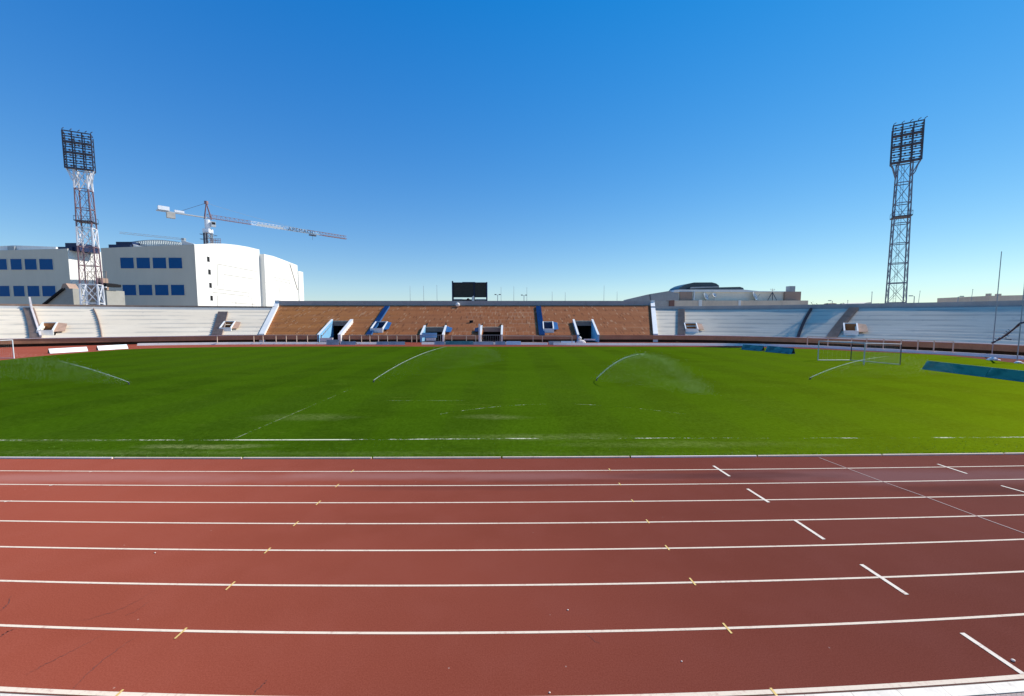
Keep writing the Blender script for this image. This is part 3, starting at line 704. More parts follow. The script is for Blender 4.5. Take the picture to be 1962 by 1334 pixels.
# low white perimeter wall between the far lanes and the stands
KB = [(262,662.5),(330,661.5),(480,660),(700,660),(981,660.6),(1100,661.6),(1250,662),(1400,662.8),(1480,664.2),(1560,666.5),(1640,670.8),(1727,675),(1827,680.5),(1962,689),(2100,700)]
kpts = smooth_line([G(x, y) for x, y in KB], 8)
def kseg(a, b):
    m = MB()
    for p, q in zip(kpts[a:b], kpts[a+1:b+1]):
        n = Vector((-(q-p).y, (q-p).x, 0)).normalized()*.26
        if n.y < 0: n = -n
        up = Vector((0,0,.42)); m.add([p, q, q+n+up, p+n+up, p+n*1.8+up, q+n*1.8+up, p+n*1.8, q+n*1.8], [(0,1,2,3),(3,2,5,4),(4,5,7,6),(0,3,4,6),(1,7,5,2)])
    return m
pk = thing('perimeter_wall', 'low pale pinkish wall between far track lanes and the stands', 'wall', tuple(kpts[30]))
for a, b in ((0, 26), (27, 36), (37, len(kpts)-1)): kseg(a, b).build('wall_length', M['pink_kerb'], pk)

# guard rails on the perimeter wall
def kp_at(px, lift=0.0):
    best = min(range(len(kpts)*4-4), key=lambda i: abs(CX+FPX*(kpts[i//4].lerp(kpts[i//4+1], (i%4)/4)).x/kpts[i//4].y - px))
    p = kpts[best//4].lerp(kpts[best//4+1], (best%4)/4)+Vector((0,.14,lift)); return p
def railing(pxs, label, top=1.85, mid_rail=False, rail=True, mat='rail_paint'):
    g0 = kp_at(pxs[0]); r = thing('guard_rail', label, 'railing', tuple(g0), 'guard rails along the far side of the track')
    for p in pxs: MB().bar(kp_at(p, .40), kp_at(p, top), .11).build('post', M[mat], r)
    pts = [kp_at(pxs[0]+(pxs[-1]-pxs[0])*i/14, top) for i in range(15)]
    m = MB()
    for a, b in zip(pts, pts[1:]): m.bar(a, b, .10)
    m.build('top_rail', M[mat], r)
    if mid_rail:
        m = MB(); 
        for a, b in zip(pts, pts[1:]): m.bar(a-Vector((0,0,.7)), b-Vector((0,0,.7)), .06)
        m.build('lower_rail', M[mat], r)
    return r
railing([412,483,504,526,548,567,590,606,611], 'tan railing left of the first tunnel with closely set posts')
railing([668,688,707,726,745,763,788,799], 'tan railing between the first tunnel and the second', mid_rail=False)
railing([868,890,915], 'short tan railing between the two middle tunnels', 1.75)
railing([962,1020,1039,1096], 'tan railing right of the dark gated tunnel', 1.75)
railing([1548,1587,1633,1662,1694,1727,1758,1791,1826], 'tan railing below the grey stand behind the right goal', 1.95)
g = thing('guard_rail', 'white two-post rail at the far left below pale stand', 'railing', tuple(G(82,663)), 'guard rails along the far side of the track')
for x in (82,): 
    q = G(x, 663); MB().bar(q, q+Vector((0,0,1.25)), .16).build('post', M['rail_paint'], g)
q = G(-10, 664); MB().bar(q, q+Vector((0,0,1.25)), .16).build('post', M['rail_paint'], g)
MB().bar(G(-10,664)+Vector((0,0,1.2)), G(82,663)+Vector((0,0,1.2)), .1).build('top_rail', M['rail_paint'], g)

# ------------------------------------------------------------------ advertising boards
def board(b0, b1, h, lean, mat, label, group, skirt=None):
    a, b = G(*b0), G(*b1); t = (b-a).normalized(); n = Vector((-t.y, t.x, 0))
    r = thing('advertising_board', label, 'board', tuple(a), group)
    L = (b-a)
    MB().fbox(a, L, n*.05, n*lean+Vector((0,0,h))).build('front_panel', mat, r)
    top = a+n*lean+Vector((0,0,h))
    MB().fbox(top+n*.055-Vector((0,0,.02)), L, n*.03, n*(lean*.8)-Vector((0,0,h-.02))).build('back_panel', M['board_back'], r)
    for e in (a, b): MB().bar(e+n*.1+Vector((0,0,.06)), e+n*(lean*1.75)+Vector((0,0,.06)), .05).build('strut', M['steel_grey'], r)
    if skirt: MB().fbox(a-n*.22+Vector((0,0,.022)), L, n*.2, (0,0,.012)).build('skirt', skirt, r)
    return r
GB = 'boards standing around the pitch'
M['skirt'] = plain('skirt', rgb(.16,.38,.36), .7, .1)
board((96,677.5),(169,673), .70, .30, M['board_white'], 'pale blank board farthest left, beside the white goal', GB)
board((189,671.5),(246,668), .72, .34, M['board_white'], 'pale blank board second from left, in front of the curved stand', GB)
board((1420,669.8),(1459,673.2), .85, .35, M['blue_board'], 'small dark blue board behind the right goal, left of its pair', GB, M['skirt'])
board((1466,674),(1516,678.8), .92, .38, M['blue_board'], 'crumpled dark blue board nearest the right goal posts', GB, M['skirt'])
board((1766,707.3),(1886,722.5), .88, .50, M['teal_board'], 'long teal board on the grass right of goal', GB, M['skirt'])
board((1887,722.6),(1985,735), .88, .50, M['teal_board'], 'teal board running off the right edge of view', GB, M['skirt'])
for x0, x1, mt, h, lab in ((625,649,'grey_board',.98,'greenish grey board under the blue walled tunnel'), (652,681,'grey_board',.66,'pale grey board right of the blue walled tunnel'),
        (721,744,'grey_board',.62,'left pale grey board below the left blue aisle'), (745,775,'grey_board',.62,'right pale grey board below the left blue aisle'),
        (832,851,'grey_board',.62,'short grey board below the white walled second tunnel'), (853,907,'green_board',.72,'long green board between the two middle tunnels'),
        (908,945,'grey_board',.6,'grey board right beside the long green board'), (949,968,'grey_board',.66,'left light grey board in front of the gated tunnel'),
        (970,998,'board_white',.70,'bright white board right of the gated tunnel'), (1051,1074,'grey_board',.72,'grey board right of the right blue aisle'), (1075,1102,'board_white',.72,'white board just left of the rightmost tunnel')):
    board((x0,660.8),(x1,660.9), h, .28, M[mt], lab, GB)
tag(MB().ball(P(872.5,657.5,80.6), .42, 10, 6, (1,1,.9)).build('white_bag', M['sandbag'], None, tuple(G(872.5,661))), 'small round white bag leaning on the long green board', 'bag')
g = thing('equipment_pile', 'pinkish heap with a white bundle by the rightmost tunnel', 'pile', tuple(G(1111,660)))
MB().ball(G(1113,660)+Vector((0,0,.3)), .9, 10, 6, (1.1,.6,.7)).build('heap', M['pink_kerb'], g); MB().ball(G(1111,660)+Vector((0,.2,1.2)), .38, 10, 6).build('bundle', M['sandbag'], g)

# ------------------------------------------------------------------ goals
def goal(name_label, near, far, depth, back_dir, only=None):
    near, far = Vector(near), Vector(far); r = thing('football_goal', name_label, 'goal', tuple(near.lerp(far, .5)))
    bd = Vector(back_dir); h = 2.44; up = Vector((0,0,h)); rr = .05
    for p in (near, far): MB().tube([p, p+up], rr*1.2, 10).build('post', M['galv'] if depth > 3 else M['steel_white'], r)
    MB().tube([near+up, far+up], rr, 10).build('crossbar', M['galv'] if depth > 3 else M['steel_white'], r)
    for p in (near, far):
        MB().tube([p+bd*depth, p+bd*depth+Vector((0,0,h*.97))], .045, 8).build('net_post', M['steel_dark'], r)
        MB().tube([p+up, p+bd*depth+Vector((0,0,h*.97))], .03, 8).build('stay', M['steel_grey'], r)
    MB().tube([near+bd*depth+Vector((0,0,h*.97)), far+bd*depth+Vector((0,0,h*.97))], .03, 8).build('back_bar', M['galv'], r)
    m = MB(); a, b = near+bd*depth, far+bd*depth
    m2 = MB().tube([a+Vector((0,0,.05)), b+Vector((0,0,.05))], .04, 8).tube([far+Vector((0,0,.05)), b+Vector((0,0,.05))], .04, 8); m2.build('ground_bar', M['galv'], r)
    N = 30
    for i in range(N+1):
        p = a.lerp(b, i/N); m.bar(p, p+Vector((0,0,h*.97)), .003)
    for j in range(12):
        z = Vector((0,0,h*.97*j/12)); m.bar(a+z, b+z, .003)
    for e in (near, far):
        for k in range(1, 7): m.bar(e+bd*depth*k/7, e+bd*depth*k/7+up, .003)
        for j in range(12): m.bar(e+Vector((0,0,h*j/12)), e+bd*depth+Vector((0,0,h*.97*j/12)), .003)
    for i in range(N+1):
        p = near.lerp(far, i/N); m.bar(p+up, p+bd*depth+Vector((0,0,h*.97)), .003)
    m.build('net', M['net_white'], r); return r
gn, gf = G(1655,699.5), G(1567,691)
gdir = (gf-gn); gdir.z = 0
goal('white football goal near the teal boards with a slack net', gn, gf, 2.6 if False else 4.2, (1,.02,0))
lf = G(27,687); goal('white football goal at the far left, only one post in view', (lf.x, lf.y-7.32, 0), lf, 2.0, (-1,0,0))

# ------------------------------------------------------------------ sprinklers
def sprinkler(px, py, az, sl, k, rmax, label, thick, mist, dens, drift):
    base = G(px, py); az = math.radians(az); d = Vector((math.sin(az), math.cos(az), 0))
    r = thing('sprinkler', label, 'sprinkler', tuple(base), 'lawn sprinklers watering the pitch')
    m = MB(); m.tube([base, base+Vector((0,0,.16))], .05, 10).tube([base+Vector((0,0,.14)), base+d*.22+Vector((0,0,.14+.22*sl))], [.035,.02], 8); m.build('sprinkler_head', M['steel_dark'], r)
    R = random.Random(int(px)); path = lambda q: base+d*q+Vector((0,0,.2+sl*q-k*q*q))
    j = MB(); n = 16
    j.tube([path(rmax*.62*i/n) for i in range(n+1)], [thick*(1.0 if i < n*.6 else 1-.75*(i-n*.6)/(n*.4)) for i in range(n+1)], 6)
    def drop(p, s):
        v = [p+Vector((R.uniform(-1,1), R.uniform(-1,1), R.uniform(-1,1)))*s for _ in range(4)]
        j2.add(v, [(0,1,2),(0,3,1),(0,2,3),(1,3,2)])
    j2 = MB(); side_ = Vector((d.y, -d.x, 0))
    j.build('water_jet', M['stream'], r)
    for _ in range(mist):                                  # drops breaking off the jet and along it
        q = rmax*R.random()**.75; sp = .02+.05*q
        drop(path(q)+Vector((R.gauss(0,sp), R.gauss(0,sp), R.gauss(0,sp*.6)-abs(R.gauss(0,.04*q)))), .011)
    for _ in range(dens):                                  # fine drops falling under the arc
        q = rmax*1.25*R.random()**.6; top = path(q).z
        if top < .1: continue
        z = top*R.random()**.9; s = (top-z)
        p = path(q); p.z = z; p += side_*R.gauss(drift*s, .2+.22*s)+d*R.gauss(0, .5)
        drop(p, .0065)
    o = j2.build('spray', M['water'], r); o['kind'] = 'stuff'
sprinkler(247,737, -80, .29, .009, 11.5, 'leftmost sprinkler throwing water towards the pale boards', .015, 900, 6000, .25)
sprinkler(716,733, 30, .40, .018, 15.5, 'sprinkler on the faded halfway line left of centre', .015, 900, 7000, .4)
sprinkler(1143,730, 135, 1.05, .115, 7.0, 'sprinkler with the tallest bright arc, right of centre', .034, 1500, 11000, -.15)
sprinkler(1552,728, 75, .33, .017, 15.0, 'rightmost sprinkler spraying across the right goal', .020, 900, 7000, .4)

# ------------------------------------------------------------------ floodlight towers
def tower(label, base, fdir, H, frame_h, w0, w1, frame_w, bays, colour, lean=(0,0)):
    """local x runs along the lamp frame, local y points away from the pitch"""
    r = thing('floodlight_tower', label, 'floodlight', (0,0,0), 'floodlight masts behind the stands')
    ht = H-frame_h
    def wd(z): return w0+(w1-w0)*z/ht
    def corner(sx, sy, z): w = wd(z)/2; return Vector((sx*w, sy*w, z))
    def cm(z): return M[colour(z)]
    zs = [ht*i/bays for i in range(bays+1)]
    for sx in (-1,1):
        for sy in (-1,1):
            m = MB(); mats = []
            for i in range(bays):
                mt = cm((zs[i]+zs[i+1])/2)
                if mt not in mats: mats.append(mt)
                m.bar(corner(sx,sy,zs[i]), corner(sx,sy,zs[i+1]), .20 if mt.name != 'steel_white' else .26, mi=mats.index(mt))
            m.build('leg', mats, r)
    for i in range(bays):
        m = MB(); a, b = zs[i], zs[i+1]; mt = cm((a+b)/2)
        cs = [(-1,-1),(1,-1),(1,1),(-1,1)]
        for q in range(4):
            c0, c1 = cs[q], cs[(q+1)%4]
            th = .065 if mt.name != 'steel_white' else .16
            m.bar(corner(*c0,a), corner(*c1,b), th).bar(corner(*c1,a), corner(*c0,b), th).bar(corner(*c0,b), corner(*c1,b), .16)
            if i == 0: m.bar(corner(*c0,a+.4), corner(*c1,a+.4), .2)
        m.build('bracing', mt, r)
    # resting platform part-way up
    zp = ht*.70; w = wd(zp)/2+.3
    m = MB().box((-w,-w,zp),(w,w,zp+.22)); m.build('platform', M['steel_dark'], r)
    m = MB()
    for a, b in (((-w,-w),(w,-w)),((w,-w),(w,w)),((w,w),(-w,w)),((-w,w),(-w,-w))): m.bar((*a,zp+1.1),(*b,zp+1.1),.05).bar((*a,zp),(*a,zp+1.1),.05)
    m.build('handrail', M['steel_dark'], r)
    m = MB()
    for s in (-.22,.22): m.bar((s,w1/2+.25,0),(s,w1/2+.1,ht),.05)
    for i in range(int(ht/.6)): m.bar((-.22,w1/2+.24-.14*i*.6/ht,i*.6),(.22,w1/2+.24-.14*i*.6/ht,i*.6),.035)
    m.build('ladder', M['steel_dark'], r)
    # lamp frame, set forward of the mast (towards the pitch = -y)
    fw = frame_w/2; y = -w1/2-.25; rows = 7
    m = MB(); g = M['steel_dark']
    for xx in (-fw,-fw*.36,fw*.36,fw): m.bar((xx,y,ht-.2),(xx,y,H),.2).bar((xx,y+1.1,ht-.2),(xx,y+1.1,H-.6),.14)
    for i in range(rows+1):
        z = ht+(frame_h)*i/rows; m.bar((-fw,y,z),(fw,y,z),.34 if i in (0,3,5) else .20).bar((-fw,y+1.1,z-.3),(fw,y+1.1,z-.3),.11)
        if i in (0,3,5): m.box((-fw,y,z-.06),(fw,y+1.1,z+.02))
        m.bar((-fw,y,z),(-fw,y+1.1,z-.3),.1).bar((fw,y,z),(fw,y+1.1,z-.3),.1)
    m.build('lamp_frame', g, r)
    for s in (-1,1):
        m = MB(); m.tube([(s*w1/2,y+.3,ht-3.2),(s*(w1/2+.45),y+.3,ht-2.4),(s*(fw-.5),y+.3,ht-1.2),(s*fw,y+.3,ht)], .11, 6).tube([(s*w1/2,w1/2,ht-3.0),(s*(fw-.4),y+1.1,ht-.8),(s*fw,y+1.1,ht)], .09, 6)
        m.build('bracket', cm(ht-1), r)
    R = random.Random(3)
    lm = MB(); lm.tube([(0,.10,0),(0,-.05,.0),(0,-.30,-.10)], [.08,.17,.21], 10); lm.box((-.09,.08,-.12),(.09,.24,.12)); 
    lamp0 = lm.build('lamp', M['lamp_dark'], r); first = True
    for i in range(rows):
        for k in range(6):
            if R.random() < .12 and i > 0: continue
            x = -fw+frame_w*(k+.5)/6+R.uniform(-.12,.12); z = ht+frame_h*(i+.42)/rows
            o = lamp0 if first else lamp0.copy()
            if not first: C.objects.link(o); o.parent = r
            first = False; o.location = (x, y-.05, z)
    for k in (-1, -.45, .1, .6, 1):
        m = MB().tube([(fw*k,y,H),(fw*k+.1,y-.1,H+.35),(fw*k+.45,y-.3,H+.5)], .07, 6); m.build('spike', g, r)
    r.location = base; r.rotation_euler = (lean[0], lean[1], math.atan2(fdir[1], fdir[0])); return r
def tl_col(z):
    h = ZA(327,96); b = z/(h/9)
    return 'steel_white' if b < 3 or 5.0 <= b < 6 or b >= 8 else 'steel_red'
tbl = XA(178, 583, 96); tower('red and white floodlight mast behind the left stand, by the white buildings', (tbl, 96, 0), (.887,.46), ZA(258,96), ZA(258,96)-ZA(327,96), 3.35, 2.2, 4.75, 9, tl_col)
tbr = XA(1716, 585, 90); tower('dark floodlight mast behind the right stand against the pale sky', (tbr, 90, 0), (.82,-.57), ZA(240,90), ZA(240,90)-ZA(312,90), 3.15, 2.3, 4.8, 9, lambda z: 'steel_blue', (0,-.006))

# ------------------------------------------------------------------ white buildings on the left
def win(parent, x, y, z, w, h):              # framed pane on a wall that faces the camera
    f = MB()
    f.box((x-.14,y-.10,z-.16),(x+w+.14,y+.05,z)).box((x-.14,y-.10,z+h),(x+w+.14,y+.05,z+h+.12)).box((x-.14,y-.10,z),(x,y+.05,z+h)).box((x+w,y-.10,z),(x+w+.14,y+.05,z+h))
    fo = f.build('window', M['shade_front'], parent)
    MB().box((x,y-.035,z),(x+w,y+.02,z+h)).build('pane', M['blue_glass'], fo)
D = 125.0
b2 = thing('office_building', 'white hall building with eight blue windows and a long sunlit curved side', 'building', (-114, D, 0))
xl, xr = XA(198,540,D), XA(376,530,D)
ztl, ztr = ZA(475.5,D), ZA(468.5,D)
side_prof = [(125, ztr), (129, ZA(468.0,129)), (132, ZA(466.8,132)), (138, ZA(467.2,138)), (144, ZA(469.5,144)), (150, ZA(473,150)), (157, ZA(478.5,157))]
m = MB()
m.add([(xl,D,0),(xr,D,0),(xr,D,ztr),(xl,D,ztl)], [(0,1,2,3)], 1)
m.add([(xl,D,0),(xl,D,ztl),(xl,157,ztl),(xl,157,0)], [(0,1,2,3)])
n = len(side_prof)
m.add([(xr,D,0)]+[(xr,y,z) for y, z in side_prof]+[(xr,157,0)], [tuple(range(n+2))[::-1]])
for (y0,z0),(y1,z1) in zip(side_prof, side_prof[1:]): m.quad((xl,y0,ztl+ (z0-ztr)*.3),(xr-.6,y0,z0-.5),(xr-.6,y1,z1-.5),(xl,y1,ztl+(z1-ztr)*.3))
for (y0,z0),(y1,z1) in zip(side_prof, side_prof[1:]): m.quad((xr,y0,z0),(xr,y1,z1),(xr-.6,y1,z1),(xr-.6,y0,z0)).quad((xr-.6,y0,z0),(xr-.6,y1,z1),(xr-.6,y1,z1-.6),(xr-.6,y0,z0-.6))
m.quad((xl,157,0),(xl,157,ztl),(xr,157,ZA(478.5,157)),(xr,157,0))
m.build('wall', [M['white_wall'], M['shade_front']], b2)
xs2 = xr+1.75
prof2 = [(157, ZA(487,157)), (163, ZA(491,163)), (169, ZA(497,169)), (175, ZA(503,175)), (181, ZA(508.5,181))]
m = MB(); n = len(prof2)
m.add([(xs2,157,0)]+[(xs2,y,z) for y, z in prof2]+[(xs2,181,0)], [tuple(range(n+2))[::-1]])
m.quad((xl,157.02,0),(xs2,157.02,0),(xs2,157.02,prof2[0][1]),(xl,157.02,prof2[0][1]))
for (y0,z0),(y1,z1) in zip(prof2, prof2[1:]): m.quad((xl,y0,z0),(xs2,y0,z0),(xs2,y1,z1),(xl,y1,z1))
m.quad((xl,181,0),(xl,181,prof2[-1][1]),(xs2,181,prof2[-1][1]),(xs2,181,0)); m.quad((xl,157,0),(xl,181,0),(xl,181,25),(xl,157,25))
m.build('rear_wing', M['white_wall'], b2)
MB().box((xl,181.02,0),(xs2+.35,185,ZA(521,184))).build('end_block', M['white_wall'], b2)
for x, yy in ((231,0),(262,0),(293,0),(323.5,0)):
    for (t, b_, dx) in ((494,514.5,0),(546,566,4.5)):
        X0 = XA(x+dx, (t+b_)/2, D); win(b2, X0, D, ZA(b_,D), (25.5)*D/FPX, ZA(t,D)-ZA(b_,D))
for x, y in ((399,497),(401.2,521.5),(403.2,547),(405.3,571.5)):
    dd = 1.0/((x-CX)/FPX/xr*cT) if False else None
    u = (x-CX)/FPX; yy = None
    # distance along the side wall where this column falls
    d_ = ray(x, y); yy = xr/d_.x*d_.y; z = CH+d_.z*xr/d_.x
    f = MB().box((xr-.1,yy-.75,z-.95),(xr+.03,yy+.75,z+.95)).build('slit_window', M['white_paint'], b2)
    MB().box((xr-.05,yy-.55,z-.8),(xr+.045,yy+.55,z+.8)).build('pane', M['black_void'], f)
def relief(x0, y0, x1, y1, X, wt=.35):       # shallow rib on the sunlit side wall
    a, b = ray(x0,y0), ray(x1,y1); p = Vector((X, a.y*X/a.x, CH+a.z*X/a.x)); q = Vector((X, b.y*X/b.x, CH+b.z*X/b.x)); return p, q
m = MB()
for x0,y0,x1,y1 in ((417,506,492,520.5),(429,526,492,535.5),(417,507,417,548),(429,527,429,549),(409,553,477,561.5),(407,560,477,568),(477,561,477,568),(443,580,490,583.5),(417,566,417,589),(452,571,452,588),(482,570,484,589)):
    p, q = relief(x0,y0,x1,y1,xr); m.bar(p, q, .12, .16)
for x0,y0,x1,y1 in ((510,528,510,543),(523,531,555,538),(523,536,555,543),(555,538,556,567),(535,550,537,580)):
    p, q = relief(x0,y0,x1,y1,xs2); m.bar(p, q, .12, .16)
m.build('wall_ribs', M['concrete'], b2)
p, q = relief(555,506,570,556,xs2); MB().bar(p+Vector((.1,0,0)), q+Vector((.1,0,0)), .25).build('downpipe', M['concrete'], b2)
MB().box((XA(204,468,D),D+.6,ztl-.2),(XA(246,468,D),D+7,ZA(468,D))).box((XA(215,468,D),D+1.2,ztl),(XA(246,468,D),D+7,ZA(462,D))).build('roof_block', M['navy'], b2)
# bare frame of the unfinished roof
m = MB(); x0, x1 = XA(252,465,D+4), XA(346,465,D+4)
N = 22
for i in range(N+1):
    x = x0+(x1-x0)*i/N; arch = math.sin(math.pi*min(1,max(0,.12+.8*i/N)))
    zt_ = ZA(466.5,D+4)+1.0*arch
    m.bar((x,D+4,ztl-.4),(x,D+4,zt_),.20)
    if i < N:
        xn = x0+(x1-x0)*(i+1)/N; an = math.sin(math.pi*min(1,max(0,.12+.8*(i+1)/N))); zn = ZA(466.5,D+4)+1.0*an
        m.bar((x,D+4,zt_),(xn,D+4,zn),.22); m.bar((x,D+4,ztl+.6),(xn,D+4,ztl+.6),.2); m.bar((x,D+4,ztl+1.5),(xn,D+4,ztl+1.5),.16); m.bar((x,D+4,ztl),(xn,D+4,zn),.1); m.bar((x,D+4,zt_),(x,D+14,zt_+.6),.14)
        m.quad((x+.05,D+9,ztl),(xn-.05,D+9,ztl),(xn-.05,D+9,zt_-.2),(x+.05,D+9,zt_-.2))
m.build('roof_frame', M['scaffold'], b2)
m = MB(); pts = [(246,464),(256,469),(270,472),(288,475)]
for i in range(3):
    a, b = P(*pts[i], D+1.5), P(*pts[i+1], D+1.5); m.add([(a.x,a.y,ztl-.5),(b.x,b.y,ztl-.5),b,a,(a.x,a.y+3,ztl-.5),(b.x,b.y+3,ztl-.5),b+Vector((0,3,0)),a+Vector((0,3,0))], [(0,1,2,3),(7,6,5,4),(3,2,6,7)])
m.build('roof_shell', M['white_paint'], b2)
MB().prism([P(347,460,D+.3),P(371,467.5,D+.3),(xr-.05,D+.3,ztr-.6),(XA(347,470,D),D+.3,ztr-.9)], (0,.5,0)).build('parapet', M['white_paint'], b2)

b1 = thing('office_building', 'white office building at the left edge with blue windows in shade', 'building', (-160, D, 0))
xq = XA(133,520,D); za, zb_ = ZA(484,D), ZA(476.5,D)
m = MB(); xa = -196
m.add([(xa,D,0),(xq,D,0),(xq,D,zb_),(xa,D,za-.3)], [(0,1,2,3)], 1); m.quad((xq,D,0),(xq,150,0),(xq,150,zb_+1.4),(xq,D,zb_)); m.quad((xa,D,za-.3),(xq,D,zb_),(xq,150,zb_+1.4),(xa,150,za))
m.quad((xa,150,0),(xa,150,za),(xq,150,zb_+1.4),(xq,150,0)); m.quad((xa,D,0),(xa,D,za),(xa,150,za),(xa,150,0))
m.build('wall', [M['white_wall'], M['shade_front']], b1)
for x, w in ((-42,22),(-10,23.5),(21,21),(48,22.5),(76,25.5)):
    for t, b_, dx in ((496.5,517,0),(548,568,5.5)):
        win(b1, XA(x+dx,(t+b_)/2,D), D, ZA(b_,D), w*D/FPX, ZA(t,D)-ZA(b_,D))
MB().box((XA(107,470,D),D+.5,zb_-.5),(XA(134,470,D),D+6,ZA(472.5,D))).box((XA(118,470,D),D+1,zb_-.5),(XA(146,470,D),D+7,ZA(464.5,D))).build('roof_block', M['navy'], b1)
MB().prism([P(-20,473,D+1),P(25,470.3,D+1),P(107,473,D+1),P(107,479,D+1),P(-20,485,D+1)], (0,12,0)).build('roof_shell', M['white_paint'], b1)
MB().box((XA(11,475,D),D+.4,za-.5),(XA(24,475,D),D+2.0,ZA(471.5,D))).build('roof_vent', M['steel_grey'], b1)

# low service structures behind the left stand
g = thing('ramp_building', 'low grey ramp wall with dark sloping edge behind the left stand', 'ramp', tuple(G(110,640)), None)
dd = 110.0
MB().prism([P(86,584,dd),P(124,553,dd),P(139,553,dd),P(143,600,dd),P(86,600,dd)], (0,3,0)).build('ramp_wall', M['shade_grey'], g)
m = MB(); a, b = P(84,584,dd-.3), P(122.5,553,dd-.3); m.bar(a, b, .7, .42); m.build('sloping_edge', M['black_void'], g)
MB().prism([P(117,552,dd),P(120,544,dd),P(126,543,dd),P(133,553,dd)], (0,2.5,0)).build('hood', M['brown_block'], g)
g = thing('service_shed', 'dark service shed with machinery between the mast legs and white building', 'shed', tuple(G(180,640)), None)
dd = 108.0
MB().box((XA(170,560,dd),dd,0),(XA(204,560,dd),dd+5,ZA(556,dd))).build('wall', M['shade_grey'], g)
MB().prism([P(188,541,dd-1),P(204,543.5,dd-1),P(204,549,dd-1),P(190,549,dd-1)], (0,4,0)).build('canopy', M['black_void'], g)
MB().box((XA(190,550,dd-1),dd-1.2,ZA(552,dd)),(XA(204,550,dd-1),dd-.9,ZA(550,dd))).build('beam', M['steel_white'], g)
MB().box((XA(176,540,dd),dd+1,ZA(560,dd)),(XA(186,540,dd),dd+3,ZA(532,dd))).box((XA(172,560,dd),dd-.5,ZA(575,dd)),(XA(188,560,dd),dd,ZA(545,dd))).build('machinery', M['brown_block'], g)
m = MB()
for x in (168,181,195,203): m.bar(P(x,553,dd), P(x,520,dd), .09)
for y in (521,531): m.bar(P(164,y,dd), P(204,y,dd), .08)
m.build('pipe_frame', M['brown_block'], g)

